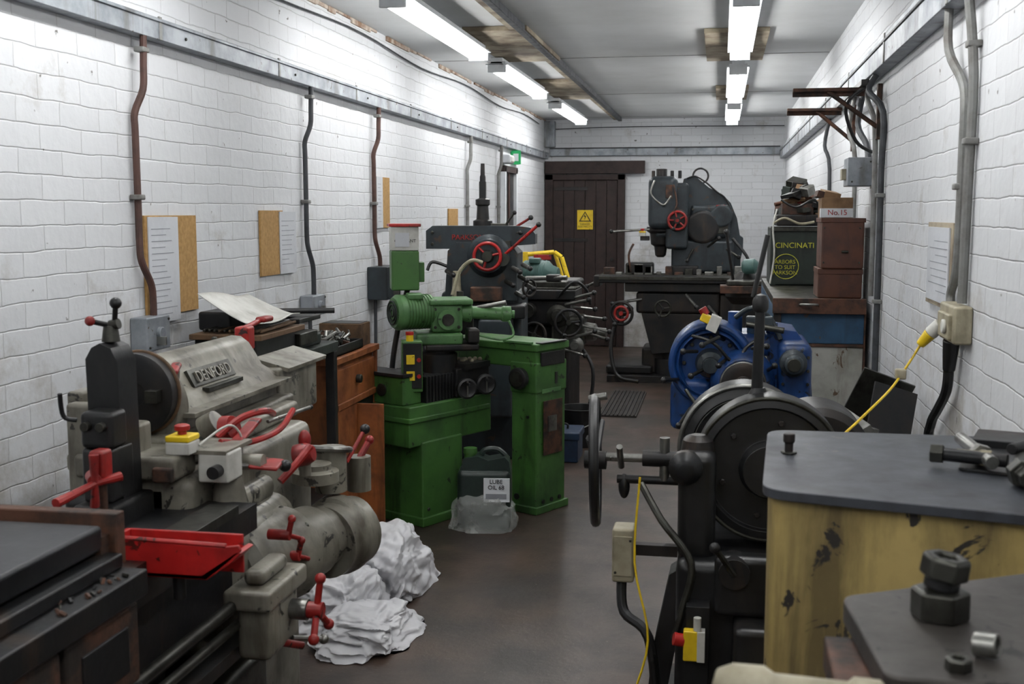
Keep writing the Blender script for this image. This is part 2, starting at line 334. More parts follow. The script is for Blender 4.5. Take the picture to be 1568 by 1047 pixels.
def notice(name,y0,y1,z0,z1,m,ax=XL,t=.012,t0=.002,parent=None):
    b=B(name,bev=.001); sgn=1 if ax<0 else -1; a0=ax+sgn*t0; a1=ax+sgn*t
    b.box(min(a0,a1),max(a0,a1),y0,y1,z0,z1,m)
    if m=='paper':
        n=int((z1-z0)/.022)
        for i in range(2,n):
            w=(y1-y0-.04)*random.uniform(.5,1); b.box(min(a1,a1+sgn*.0008),max(a1,a1+sgn*.0008),y0+.02,y0+.02+w,z1-i*.022,z1-i*.022+.003,'print')
    return b.done(parent=parent)
def nboard(c,pp,ax=XL,m='cork'):
    o=notice('notice_board',*c,m,ax=ax)
    if pp: notice('pinned_paper',*pp,'paper',ax=ax,t=.017,t0=.0125,parent=o)
nboard((3.73,4.13,1.16,1.52),(3.745,3.97,1.135,1.515)); nboard((4.76,5.02,1.25,1.54),(4.97,5.17,1.25,1.535))
nboard((6.46,6.76,1.44,1.74),(6.48,6.6,1.44,1.74)); nboard((8.3,8.6,1.38,1.56),None)
nboard((3.54,3.95,1.24,1.50),(3.57,3.92,1.255,1.485),ax=XR,m='boardwood')
xr=XR-.018
conduit('wall_conduit',[(xr-.02,3.6,2.12),(xr-.02,3.58,2.0),(xr,3.47,1.9),(xr,3.42,1.83),(xr,3.42,1.7),(xr,3.42,1.5),(xr,3.44,1.36),(xr,3.5,1.3),(xr,3.5,1.27)],.013,'pipeg','pipeg',[(xr,3.43,1.6)])
conduit('wall_conduit',[(xr-.02,3.33,2.12),(xr,3.32,1.9),(xr,3.33,1.6),(xr,3.34,1.28)],.0135,'pipeg','pipeg',[(xr,3.32,1.72),(xr,3.33,1.98)])
conduit('wall_conduit',[(xr-.02,5.2,2.12),(xr-.05,5.2,2.05),(xr,5.1,1.95),(xr,5.1,1.7),(xr,5.08,1.3),(xr,5.08,.02)],.014,'piped','pipeg',[(xr,5.1,1.6),(xr,5.08,1.15)])
conduit('wall_conduit',[(xr-.02,5.45,2.12),(xr-.03,5.4,2.03),(xr,5.35,1.9),(xr,5.3,1.5),(xr,5.3,1.16)],.012,'pipeg')
conduit('wall_conduit',[(xr,5.8,2.12),(xr-.03,5.75,1.95),(xr,5.65,1.85),(xr,5.56,1.77)],.014,'piped')
conduit('wall_conduit',[(xr,6.2,2.12),(xr-.03,6.15,1.95),(xr,6.1,1.8),(xr,6.1,1.3)],.012,'pipeg')
conduit('wall_conduit',[(xr,7.6,2.12),(xr-.03,7.55,1.95),(xr,7.5,1.8),(xr,7.5,1.2)],.012,'piped')
b=B('junction_box'); b.box(XR-.12,XR-.001,5.44,5.62,1.65,1.78,'galv',r=.005); b.box(XR-.14,XR-.12,5.5,5.57,1.68,1.73,'creamp'); b.bolts([(XR-.1,5.44,1.67),(XR-.02,5.44,1.76)],(0,-1,0),.005); b.done()
b=B('socket_box'); b.box(XR-.05,XR-.001,3.27,3.49,1.17,1.275,'creamp',r=.008); b.box(XR-.06,XR-.045,3.3,3.46,1.18,1.25,'creamp',r=.004); b.cyl((XR-.06,3.34,1.215),(XR-.07,3.34,1.215),.02,'whitep')
b.cyl((XR-.05,3.46,1.21),(XR-.075,3.475,1.18),.02,'whitep'); b.cyl((XR-.075,3.475,1.18),(XR-.1,3.49,1.145),.019,'yellow',r2=.013)
b.cyl((XR-.03,3.4,1.17),(XR-.03,3.42,1.08),.024,'black',r2=.017); b.done()
b=B('flexible_conduit',bev=0); b.tube([(XR-.03,3.42,1.09),(XR-.03,3.44,1.02),(XR-.03,3.55,.95),(XR-.03,3.66,.88),(XR-.03,3.7,.75),(XR-.03,3.7,.02)],.015,'black'); b.done()
b=B('yellow_cable',bev=0); b.tube([(XR-.1,3.492,1.142),(.54,3.47,1.08),(.48,3.35,1.03),(.37,3.1,.985),(.3,2.95,.95),(.27,2.85,.88),(.27,2.82,.7)],.0036,'yellow'); b.box(.505,.535,3.42,3.45,1.05,1.08,'creamp',r=.005); b.done()
b=B('wall_bracket',bev=.002)
for y,xe in ((5.3,.30),(6.3,.33)):
    b.box(xe,XR-.07,y-.02,y+.02,2.06,2.075,'rusty'); b.box(XR-.02,XR-.001,y-.02,y+.02,1.85,2.09,'rusty'); b.cyl((XR-.01,y,1.9),(xe+.15,y,2.06),.01,'rusty'); b.box(xe,XR-.07,y+.018,y+.022,2.04,2.075,'rusty')
b.box(XR-.1,XR-.07,5.2,6.4,2.075,2.1,'black'); b.tube([(XR-.05,5.25,2.09),(XR-.15,5.3,2.0),(XR-.1,5.35,1.85),(XR-.02,5.4,1.8)],.008,'black'); b.done()

# ================= METAL LATHE =================
b=B('metal_lathe',bev=.004)
hp=[(-1.32,1.0),(-1.31,1.03),(-1.33,1.055),(-1.365,1.075),(-1.385,1.11),(-1.405,1.14),(-1.43,1.158),(-1.46,1.16),(-1.485,1.14),(-1.495,1.1),(-1.495,.7),(-1.3,.7)]
b.prism(hp,'y',2.6,3.25,'cream')
b.rev((-1.41,2.62,1.05),(0,-1,0),[(0,.115),(.02,.11),(.03,.1)],'cream',40)
b.box(-1.48,-1.32,2.54,2.62,.72,.98,'cream',r=.03)
b.box(-1.50,-1.27,2.52,3.27,.955,.985,'cream',r=.01); b.box(-1.33,-1.27,2.6,3.25,1.025,1.037,'cream')
b.box(-1.345,-1.325,2.8,3.02,1.058,1.07,'dsteel'); b.box(-1.376,-1.366,2.78,3.04,1.068,1.118,'dsteel',rot=(0,-.5,0)); b.text('DENFORD',(-1.362,2.91,1.095),(PI/2-.5,0,PI/2),.045,'cream',.002)
b.bolts([(-1.47,2.68,1.155),(-1.47,3.15,1.155)],(0,0,1),.009)
b.bolts([(-1.32,2.64,1.02),(-1.32,2.75,1.02),(-1.32,3.1,1.02),(-1.32,3.2,1.02)],(1,0,0),.007)
b.box(-1.41,-1.29,3.28,3.62,1.06,1.073,'cream',rot=(0,.25,0)); b.box(-1.4,-1.31,3.25,3.58,.9,1.06,'cream',r=.01)
b.rev((-1.40,2.6,1.09),(0,-1,0),[(0,.095),(.015,.095),(.02,.1),(.055,.1),(.06,.085),(.06,.03),(.05,.03)],'iron',36)
b.torus((-1.40,2.58,1.09),(0,1,0),.1,.006,'wood2',36)
for a in (0,2.09,4.19): b.box(-1.40+.06*math.cos(a)-.015,-1.40+.06*math.cos(a)+.015,2.51,2.545,1.09+.06*math.sin(a)-.015,1.09+.06*math.sin(a)+.015,'dsteel')
b.prism([(-1.345,.9),(-1.35,1.215),(-1.335,1.24),(-1.315,1.25),(-1.29,1.24),(-1.275,1.21),(-1.27,.9)],'y',2.25,2.33,'black')
b.box(-1.335,-1.26,2.19,2.26,1.03,1.11,'black',r=.012); b.box(-1.35,-1.25,2.17,2.35,.84,.91,'black',r=.01); b.box(-1.34,-1.27,2.2,2.3,.91,1.03,'black',r=.01)
b.cyl((-1.315,2.19,1.08),(-1.315,2.175,1.08),.010,'dsteel'); b.cyl((-1.28,2.19,1.08),(-1.28,2.175,1.08),.010,'dsteel')
b.box(-1.45,-1.3,2.36,2.44,.9,1.05,'cream',r=.01)
b.cyl((-1.31,2.29,1.25),(-1.31,2.29,1.285),.02,'dsteel',r2=.015); b.cyl((-1.31,2.29,1.285),(-1.29,2.29,1.29),.012,'dsteel'); b.lever((-1.30,2.29,1.29),(-1.29,2.28,1.335),.006,'iron',kn='black',br=.013); b.lever((-1.31,2.29,1.285),(-1.335,2.25,1.298),.006,'iron',kn='red',br=.011)
b.tube([(-1.345,2.2,1.09),(-1.37,2.19,1.1),(-1.37,2.18,1.15)],.005,'iron')
b.cyl((-1.28,2.14,.985),(-1.25,2.1,.985),.014,'red')
for q in [(-1.27,1.99,.965),(-1.22,2.15,.985),(-1.25,2.1,1.04),(-1.255,2.105,.93)]: b.cyl((-1.25,2.1,.98),q,.007,'red',r2=.0105,seg=10)
b.box(-1.27,-1.235,2.11,2.15,.985,1.045,'red',r=.008); b.cyl((-1.25,2.13,.87),(-1.25,2.13,1.0),.009,'rusty')
b.box(-1.49,-1.23,2.38,3.2,.93,.975,'cream',r=.012); b.box(-1.48,-1.24,2.4,3.15,.72,.95,'cream',r=.02)
b.box(-1.44,-1.19,2.33,2.44,.93,.985,'cream',r=.012); b.box(-1.42,-1.22,2.36,2.42,.7,.94,'cream',r=.02)
b.box(-1.24,-1.19,2.315,2.33,.93,.965,'rusty',r=.006); b.bolts([(-1.4,2.33,.955),(-1.3,2.33,.955)],(0,-1,0),.008)
b.estop(-1.2,2.39,.985,.029); b.tube([(-1.17,2.41,1.0),(-1.14,2.5,1.03),(-1.13,2.55,1.0),(-1.13,2.56,.95)],.003,'whitep')
b.box(-1.17,-1.095,2.40,2.48,.915,.985,'whitep',r=.006); b.cyl((-1.12,2.40,.945),(-1.12,2.37,.945),.015,'black'); b.box(-1.21,-1.1,2.4,2.55,.98,.99,'cream')
b.cyl((-1.13,2.47,.93),(-1.13,2.49,.80),.028,'cream',r2=.05)
b.rev((-1.25,2.62,.99),(.6,0,.4),[(0,.04),(.04,.035)],'cream'); b.rev((-1.19,2.6,1.0),(1,-.2,.3),[(0,.035),(.025,.03)],'red',16)
b.tube([(-1.19,2.55,.99),(-1.15,2.6,1.03),(-1.12,2.68,1.035),(-1.14,2.78,1.01)],.009,'red'); b.tube([(-1.16,2.5,.99),(-1.12,2.58,.975),(-1.1,2.72,.98),(-1.1,2.82,1.015)],.008,'red')
b.box(-1.16,-1.13,2.52,2.72,.99,1.0,'red',r=.004,rot=(.1,0,.15)); b.lever((-1.13,2.72,1.0),(-1.1,2.95,1.0),.005,'steel',br=.007)
b.lever((-1.12,2.47,.94),(-1.03,2.58,.92),.007,'steel',br=.015,kn='black'); b.cyl((-1.2,2.52,.94),(-1.06,2.52,.94),.02,'cream'); b.box(-1.1,-1.03,2.5,2.6,.925,.935,'red',r=.005,rot=(0,.1,.2))
b.tube([(-1.06,2.62,.87),(-1.03,2.66,.91),(-1.01,2.7,.945)],.010,'red'); b.rev((-1.08,2.78,.9),(1,0,.2),[(0,.03),(.03,.03),(.05,.02)],'red',16)
b.ball((-1.07,2.82,.935),.017,'red',(1,1,1.6)); b.cyl((-1.07,2.82,.89),(-1.07,2.82,.84),.016,'cream')
b.cyl((-1.37,2.68,1.08),(-1.36,2.68,1.135),.018,'cream',r2=.013); b.box(-1.37,-1.345,2.64,2.71,1.13,1.144,'red',r=.006,rot=(.2,0,.3))
b.box(-1.4,-1.09,2.38,2.85,.52,.80,'cream',r=.07,seg=5); b.box(-1.36,-1.14,2.42,2.8,.78,.85,'cream',r=.03)
b.box(-1.48,-1.17,2.36,3.15,.5,.93,'cream',r=.03)
b.rev((-1.16,2.5,.66),(.25,1,-.02),[(0,.09),(.02,.115),(.18,.115),(.2,.123),(.24,.123),(.245,.10),(.36,.096),(.37,.085),(.46,.082),(.47,.094),(.52,.094),(.53,.08),(.58,.078),(.6,.055)],'cream',36)
b.rev((-1.05,2.9,.635),(.25,1,-.02),[(0,.1),(.05,.1),(.06,.106),(.085,.106),(.095,.098),(.14,.098),(.17,.06)],'cream',32)
for a in range(8):
    an=a*PI/4; b.ball((-1.10+.11*math.cos(an)*.96,2.72-.11*math.cos(an)*.28,.655+.118*math.sin(an)),.009,'dsteel',seg=8)
b.rev((-1.08,2.92,.80),(0,0,1),[(0,.065),(.03,.065),(.035,.045),(.05,.045)],'cream'); b.torus((-1.07,3.02,.87),(0,.2,1),.055,.009,'steel'); b.cyl((-1.07,3.02,.75),(-1.07,3.02,.875),.045,'cream')
b.cyl((-1.02,3.12,.73),(-1.02,3.12,.83),.035,'cream'); b.lever((-1.03,3.04,.83),(-1.0,3.12,.91),.006,'red',br=.015); b.lever((-1.02,3.12,.82),(-1.0,3.16,.87),.01,'red',br=.014,kn='red')
for (y,z) in ((2.54,.76),(2.60,.69),(2.46,.63)):
    b.cyl((-1.06,y,z),(-1.005,y,z),.013,'red'); b.cyl((-1.01,y,z),(-1.0,y,z+.04),.007,'red'); b.ball((-1.0,y,z+.04),.010,'red'); b.cyl((-1.01,y,z),(-1.0,y+.045,z-.02),.006,'red')
b.box(-1.48,-1.05,1.1,2.45,.80,.86,'iron'); b.box(-1.12,-1.05,1.1,2.35,.84,.88,'dsteel'); b.box(-1.46,-1.1,1.1,2.45,.6,.80,'iron')
b.cyl((-1.03,1.3,.68),(-1.03,2.4,.68),.013,'dsteel'); b.cyl((-1.03,1.3,.63),(-1.03,2.4,.63),.011,'dsteel'); b.box(-1.08,-1.03,1.4,2.4,.55,.58,'iron')
b.box(-1.03,-.95,2.27,2.45,.55,.69,'cream',r=.02); b.box(-1.05,-.94,2.25,2.48,.67,.715,'cream',r=.01); b.box(-1.02,-.97,2.29,2.44,.715,.75,'cream',r=.015)
b.cyl((-.95,2.40,.63),(-.91,2.40,.63),.024,'steel'); b.cyl((-.91,2.40,.63),(-.875,2.40,.63),.019,'red')
for q in ((-.88,2.40,.705),(-.88,2.45,.58),(-.88,2.35,.58)): b.cyl((-.89,2.40,.63),q,.008,'red',seg=10); b.ball(q,.013,'red',seg=12)
b.lever((-.95,2.40,.56),(-.9,2.47,.535),.007,'steel',br=.012,kn='steel'); b.cyl((-.97,2.35,.57),(-.93,2.41,.54),.009,'red')
b.box(-1.55,-1.2,2.25,3.1,0,.56,'cream',r=.02); b.box(-1.5,-1.1,.9,1.9,0,.62,'iron',r=.02); b.box(-1.56,-1.08,.85,3.1,0,.05,'iron')
b.box(-1.15,-1.05,1.9,2.5,.05,.5,'dsteel',r=.02); b.box(-1.5,-1.2,1.8,2.4,.0,.6,'black')
b.box(-1.48,-1.44,2.38,2.7,.7,1.12,'cream',r=.008); b.box(-1.46,-1.36,2.34,2.38,.86,1.10,'cream',r=.01); b.box(-1.44,-1.28,2.28,2.36,.66,.9,'black',r=.02)
lathe=b.done()
b=B('red_chip_tray',bev=.002)
b.prism([(-1.12,.85),(-.93,.85),(-.88,.89),(-.86,.91),(-.865,.92),(-.9,.915),(-1.12,.92)],'y',1.93,1.936,'redbright')
b.prism([(-1.12,.85),(-.93,.85),(-.88,.885),(-.86,.905),(-.87,.908),(-.94,.86),(-1.12,.86)],'y',1.93,1.99,'redbright'); b.box(-1.12,-.88,1.984,1.99,.85,.925,'redbright'); b.box(-1.12,-1.11,1.93,1.99,.85,.925,'redbright'); b.cyl((-1.0,1.96,.80),(-1.0,1.96,.85),.012,'iron'); b.cyl((-1.118,1.933,.922),(-.89,1.933,.917),.005,'redbright',seg=8); b.done(parent=lathe)
b=B('cross_slide_table',bev=.004)
b.box(-1.5,-1.03,1.1,1.75,.955,1.0,'plate',r=.008); b.box(-1.5,-1.0,1.1,1.76,.925,.95,'iron',r=.004); b.box(-1.5,-.955,1.0,1.76,.88,.925,'iron',r=.004)
b.box(-1.5,-1.017,1.77,1.80,.92,1.014,'rusty',r=.003); b.box(-1.06,-1.03,1.74,1.79,.93,.98,'rusty')
for k in range(3): b.box(-1.45,-.97,1.06+k*.235,1.28+k*.235,.73,.87,'rusty',r=.006); b.box(-.972,-.966,1.1+k*.235,1.24+k*.235,.76,.84,'iron',r=.003)
for k in range(30):
    y=random.uniform(1.5,1.74); xx=random.uniform(-1.02,-.965); w=random.uniform(.001,.003); b.box(xx-w,xx+w,y-w*2,y+w*2,.925,.925+w*2,random.choice(['dsteel','iron','rusty']),rot=(random.random(),random.random(),random.random()*3))
b.box(-1.5,-.97,1.0,1.76,.61,.72,'iron',r=.004); b.cyl((-.97,1.6,.66),(-.94,1.6,.66),.03,'dsteel'); b.done(parent=lathe)

# ================= WHITE SACKS =================
crumple('white_sack',(-1.34,4.4,0),(.17,.26,.15),'sack',3,lump=.14,nf=9,amp=.1,gr=1.35).done(50)
crumple('white_sack',(-1.24,3.84,0),(.15,.2,.075),'sack',11,lump=.14,nf=9,amp=.1,gr=1.35).done(50)
crumple('white_sack',(-1.40,4.02,0),(.14,.18,.13),'sack',21,lump=.14,nf=9,amp=.1,gr=1.35).done(50)

# ================= BENCH w/ PLASTIC SHEET =================
b=B('tool_bench'); b.box(-1.97,-1.62,3.85,4.70,.94,.98,'dkgreen')
for xx in (-1.95,-1.66):
    for y in (3.88,4.64): b.box(xx,xx+.04,y,y+.04,0,.94,'iron')
b.box(-1.95,-1.64,3.9,4.68,.3,.33,'iron'); b.box(-1.9,-1.66,3.9,4.3,.98,1.07,'black',r=.01); b.box(-1.92,-1.66,4.35,4.6,.98,1.03,'dkgreen',r=.01)
b.box(-1.9,-1.62,3.86,4.3,1.07,1.09,'wood2'); b.box(-1.93,-1.68,4.4,4.65,1.08,1.1,'black',r=.004); b.box(-1.85,-1.82,4.45,4.6,.98,1.1,'black')
for k in range(12): b.cyl((-1.86+k*.02,3.9,1.1),(-1.84+k*.018,4.25,1.105),.006,random.choice(['rusty','dsteel','iron','wood2']),seg=8)
b.cyl((-1.9,4.5,1.12),(-1.6,4.6,1.12),.012,'black'); b.box(-1.8,-1.72,4.35,4.5,1.03,1.1,'iron',r=.01); b.box(-1.7,-1.64,4.3,4.5,1.0,1.05,'dsteel',r=.005)
b.box(-1.93,-1.8,4.0,4.4,1.09,1.16,'black',r=.01); b.done()
b=B('white_plastic_sheet',bev=0)
t=bmesh.new(); G=[]
for i in range(21):
    row=[]
    for j in range(13):
        u=i/20; v=j/12; row.append(t.verts.new((-1.86+.22*v+.02*math.sin(u*4), 3.86+.48*u, 1.115+.125*max(0,1-v*1.15)**1.2*(1-.3*u)+.006*math.sin(u*7+v*3)+.02*v*v)))
    G.append(row)
for i in range(20):
    for j in range(12): t.faces.new([G[i][j],G[i+1][j],G[i+1][j+1],G[i][j+1]])
b.addbm(t,'whitep'); o=b.done(80); sm=o.modifiers.new('s','SOLIDIFY'); sm.thickness=.003
b=B('red_clamp',bev=.003); b.box(-1.60,-1.55,3.58,3.64,1.07,1.15,'red',r=.008); b.cyl((-1.58,3.6,1.14),(-1.6,3.84,1.155),.009,'red'); b.box(-1.61,-1.57,3.78,3.86,1.145,1.165,'red',r=.008); b.box(-1.62,-1.57,3.56,3.66,.0,1.07,'iron'); b.done()
b=B('wooden_cabinet',bev=.003)
b.box(-1.95,-1.68,4.77,5.38,.02,.86,'wood'); b.box(-1.96,-1.65,4.74,5.4,.86,.89,'wood'); b.box(-1.68,-1.664,4.8,5.36,.68,.83,'wood'); b.box(-1.68,-1.664,4.8,5.08,.05,.65,'wood')
b.box(-1.68,-1.54,5.09,5.105,.05,.64,'wood'); b.box(-1.685,-1.675,5.1,5.36,.05,.65,'black'); b.cyl((-1.664,5.08,.76),(-1.64,5.08,.76),.02,'dsteel'); b.box(-1.675,-1.655,4.76,4.79,.02,.86,'wood'); b.box(-1.675,-1.655,5.36,5.38,.02,.86,'wood')
b.box(-1.69,-1.655,4.76,5.38,.65,.68,'wood'); b.cyl((-1.664,5.02,.4),(-1.64,5.02,.4),.012,'dsteel'); b.box(-1.95,-1.69,4.79,5.36,0,.02,'black'); b.done()
b=B('scrap_metal_tray',bev=.001); b.box(-1.93,-1.67,4.76,5.2,.894,.9,'black')
for a in ((-1.93,-1.92,4.76,5.2),(-1.68,-1.67,4.76,5.2),(-1.93,-1.67,4.76,4.77),(-1.93,-1.67,5.19,5.2)): b.box(*a,.894,.935,'black')
for k in range(110):
    xx=random.uniform(-1.9,-1.7); y=random.uniform(4.8,5.16); z=random.uniform(.92,.965); w=random.uniform(.008,.02)
    if k%3: b.box(xx-w,xx+w,y-w,y+w,z-w*.4,z+w*.4,random.choice(['steel','dsteel','iron','rusty']),rot=(random.random()*2,random.random()*2,random.random()*3))
    else: b.cyl((xx,y,z),(xx+random.uniform(-.05,.05),y+.04,z+.02),w*.5,random.choice(['steel','dsteel']),seg=8)
b.done()
b=B('wooden_box'); b.box(-1.9,-1.69,5.23,5.38,.891,1.0,'wood2'); b.box(-1.89,-1.7,5.24,5.37,.99,1.003,'iron'); b.done()

# ================= GREEN GRINDER =================
T1=Matrix.Translation((-.90,5.62,0))@Matrix.Rotation(math.radians(-28),4,'Z')
T2=Matrix.Translation((-.87,5.6,0))@Matrix.Rotation(math.radians(20),4,'Z')
b=B('cutter_grinder',T1,bev=.004)
b.box(-.16,0,0,.25,.03,.78,'green',r=.008); b.box(-.17,.015,-.015,.265,0,.04,'green',r=.006); b.box(-.165,.006,-.006,.256,.62,.78,'green',r=.01)
b.box(-.72,.012,-.012,.27,.835,.875,'green',r=.008); b.box(-.7,0,0,.25,.75,.84,'green',r=.008)
b.box(-.02,.02,.02,.24,.875,.88,'black'); b.box(0,.012,.03,.23,.76,.83,'black',r=.004); b.box(-.2,-.02,-.02,0,.875,.885,'greenl')
b.box(.006,.012,.05,.21,.3,.58,'rusty',r=.002); b.box(.01,.02,.08,.15,.42,.5,'steel'); b.box(.004,.009,.15,.17,.66,.72,'black')
b.box(.0,.008,.04,.2,.62,.64,'greenl')
for k in range(3): b.rev((0.006,.05+k*.07,.06),(1,0,0),[(0,.012),(.006,.012)],'black',10)
b.cyl((-.12,-.004,.08),(-.12,-.01,.08),.016,'black'); b.cyl((-.05,-.004,.5),(-.05,-.01,.5),.008,'black')
b.rev((-.08,-.01,.70),(0,-1,0),[(0,.03),(.02,.03),(.02,.055),(.045,.055),(.05,.045),(.05,.0)],'black'); b.rev((-.08,-.06,.70),(0,-1,0),[(0,.04),(.004,.04)],'dsteel')
b.box(-.62,-.30,-.52,-.22,.03,.42,'green',r=.01); b.box(-.63,-.285,-.535,-.205,0,.045,'green',r=.006)
b.box(-.70,-.31,-.60,.02,.40,.60,'green',r=.008); b.box(-.71,-.298,-.61,.0,.52,.545,'green',r=.006)
b.box(-.70,-.36,-.59,-.46,.60,.74,'green',r=.008); b.box(-.71,-.35,-.60,-.45,.74,.755,'iron'); b.cyl((-.5,-.59,.67),(-.5,-.6,.67),.03,'dsteel')
for k in range(9): b.box(-.68,-.335,-.45+k*.024,-.435+k*.024,.58,.73,'black',r=.002)
b.box(-.67,-.345,-.45,-.2,.59,.72,'black'); b.box(-.69,-.32,-.24,.02,.6,.75,'iron',r=.01); b.box(-.6,-.3,-.2,.0,.74,.77,'iron')
for (y,z) in ((-.2,.655),(-.05,.66)):
    a=(1,-.6,.0); p=Vector((-.32,y,z)); d=Vector(a).normalized()
    b.cyl(p,p+d*.06,.014,'dsteel'); b.rev(p+d*.05,d,[(0,.03),(.01,.052),(.035,.052),(.04,.042),(.03,.02)],'black'); b.cyl(p+d*.08+Vector((0,0,.025)),p+d*.13+Vector((0,0,.025)),.008,'black'); b.cyl(p+d*.088-Vector((0,0,.04)),p+d*.088+Vector((0,0,.04)),.005,'steel')
for k in range(14): b.ball((-.4+random.uniform(-.06,.06),-.12+random.random()*.1,.775),.012,'creamp',seg=8)
b.bolts([(-.305,-.48,.08),(-.305,-.26,.08)],(1,0,0),.01)
b.T=T2
b.rev((-.5,.2,.72),(0,0,1),[(0,.1),(.1,.1),(.11,.08),(.16,.08)],'iron'); b.box(-.62,-.38,.1,.32,.87,.93,'greenl',r=.015)
b.box(-.54,-.38,.12,.3,.93,1.08,'greenl',r=.02); b.box(-.55,-.33,.1,.32,1.07,1.1,'greenl',r=.01); b.cyl((-.46,.14,1.0),(-.46,.08,1.0),.05,'greenl'); b.cyl((-.46,.08,1.0),(-.46,.07,1.0),.03,'dsteel')
b.box(-.57,-.3,.1,.3,.84,.875,'iron',r=.01); b.bolts([(-.52,.12,.96),(-.4,.12,.96),(-.52,.12,1.05),(-.4,.12,1.05)],(0,-1,0),.008)
b.rev((-.53,.2,1.035),(-1,-.35,0),[(0,.05),(.01,.085),(.16,.085),(.17,.09),(.19,.09),(.21,.075),(.215,.0)],'greenl',32)
dm=Vector((-1,-.35,0)).normalized()
for k in range(9):
    q=Vector((-.53,.2,1.035))+dm*(.025+.016*k); b.torus(q,dm,.086,.003,'green',28,6)
q=Vector((-.53,.2,1.035))+dm*.217
for R in (.02,.04,.058): b.torus(q,dm,R,.004,'dkgreen',20,6)
b.box(-.66,-.58,.1,.2,1.1,1.13,'greenl',r=.008)
b.rev((-.38,.18,1.03),(1,-.1,-.05),[(0,.045),(.03,.05),(.05,.05),(.055,.032),(.2,.032),(.21,.04),(.25,.04),(.255,.02),(.27,.02)],'greenl'); b.cyl((-.3,.17,1.05),(-.16,.12,1.08),.012,'steel')
b.box(-.42,-.3,.3,.42,.9,1.05,'iron',r=.01); b.cyl((-.36,.4,.9),(-.36,.4,1.12),.018,'dsteel'); b.box(-.36,-.3,.08,.2,.88,.95,'iron',r=.01)
b.tube([(-.15,.1,.99),(-.13,.08,.92),(-.2,.05,.9),(-.3,.08,.92)],.006,'greenl')
b.box(-.70,-.60,-.05,.04,.66,.91,'green',r=.006); b.box(-.695,-.605,-.056,-.05,.68,.90,'black')
for z in (.72,.80): b.box(-.68,-.64,-.066,-.055,z,z+.045,'yellow'); b.cyl((-.62,-.06,z+.02),(-.62,-.07,z+.02),.01,'redbright')
b.cyl((-.66,-.03,.91),(-.66,-.03,.94),.018,'yellow'); b.cyl((-.66,-.03,.94),(-.66,-.03,.955),.02,'redbright')
b.tube([(-.64,.3,1.15),(-.68,.3,1.0),(-.72,.28,.8),(-.74,.25,.6)],.014,'iron')
b.box(-.73,-.59,.2,.36,1.14,1.34,'green',r=.008); b.box(-.59,-.56,.24,.32,1.18,1.28,'green',r=.004)
b.tube([(-.4,.4,1.1),(-.36,.42,1.22),(-.3,.4,1.28),(-.24,.4,1.27)],.010,'creamp')
b.box(-.73,-.59,.2,.36,1.34,1.46,'whitep',r=.006); b.box(-.74,-.58,.19,.37,1.46,1.475,'redbright',r=.003); b.box(-.71,-.64,.195,.2,1.36,1.43,'paper'); b.text('MIST\nCOOLANT',(-.66,.198,1.4),(PI/2,0,0),.022,'ink')
b.done()

# ================= JERRYCAN =================
b=B('plastic_jerrycan',Matrix.Translation((-1.11,5.35,0))@Matrix.Rotation(math.radians(8),4,'Z'),bev=.004)
b.box(-.13,.13,-.085,.085,.003,.3,'can',r=.03,seg=4); b.prism([(-.12,.28),(-.1,.35),(-.03,.365),(.02,.345),(.1,.36),(.12,.34),(.13,.28)],'y',-.06,.06,'can')
b.rev((-.07,0,.35),(0,0,1),[(0,.03),(.02,.03),(.02,.035),(.045,.033)],'green'); b.tube([(-.02,0,.35),(0,0,.385),(.06,0,.39),(.1,0,.36)],.013,'can')
b.box(-.0,.125,-.094,-.086,.15,.265,'fitting'); b.text('LUBE\nOIL 68',(.06,-.096,.235),(PI/2,0,0),.028,'ink'); b.box(.01,.11,-.096,-.093,.165,.19,'print'); jc=b.done()
crumple('clear_plastic_bag',(-1.11,5.34,0),(.14,.105,.14),'clearbag',5,sub=5,amp=.07,lump=.07).done(30,parent=jc)

# ================= DARK HORIZONTAL MILL =================
b=B('horizontal_milling_machine',Matrix.Translation((-1.45,6.95,0))@Matrix.Rotation(math.radians(6),4,'Z'),bev=.005)
b.box(-.25,.25,-.1,.5,0,1.05,'bluegrey',r=.03); b.prism([(-.22,1.0),(-.2,1.3),(-.15,1.35),(.15,1.35),(.22,1.28),(.22,1.0)],'y',-.15,.4,'bluegrey')
b.prism([(-.34,1.31),(-.34,1.42),(-.3,1.45),(.22,1.45),(.3,1.44),(.33,1.4),(.33,1.34),(.2,1.33),(.1,1.31)],'y',-.1,.12,'bluegrey')
b.box(-.06,.18,-.14,-.1,1.32,1.36,'dsteel'); b.text('PARKSON',(-.08,-.105,1.38),(PI/2,0,0),.045,'red',.003)
b.rev((.05,-.13,1.27),(0,-1,0),[(0,.13),(.03,.13),(.05,.11),(.08,.1)],'bluegrey',32); b.wheel((.05,-.24,1.27),(0,-1,.0),.08,'redbright',.010,3,'red',None,.5)
b.rev((.05,-.21,1.27),(0,-1,0),[(0,.04),(.06,.03)],'dsteel')
b.cyl((.14,-.2,1.27),(.36,-.28,1.46),.009,'redbright'); b.ball((.36,-.28,1.46),.016,'black'); b.rev((.14,-.14,1.25),(0,-1,0),[(0,.04),(.08,.04)],'dsteel')
b.rev((.0,0,1.45),(0,0,1),[(0,.06),(.03,.06),(.04,.04),(.12,.035),(.13,.045),(.16,.045),(.17,.02),(.3,.018),(.31,.014),(.38,.012)],'iron'); b.box(-.02,.02,-.02,.02,1.55,1.72,'iron')
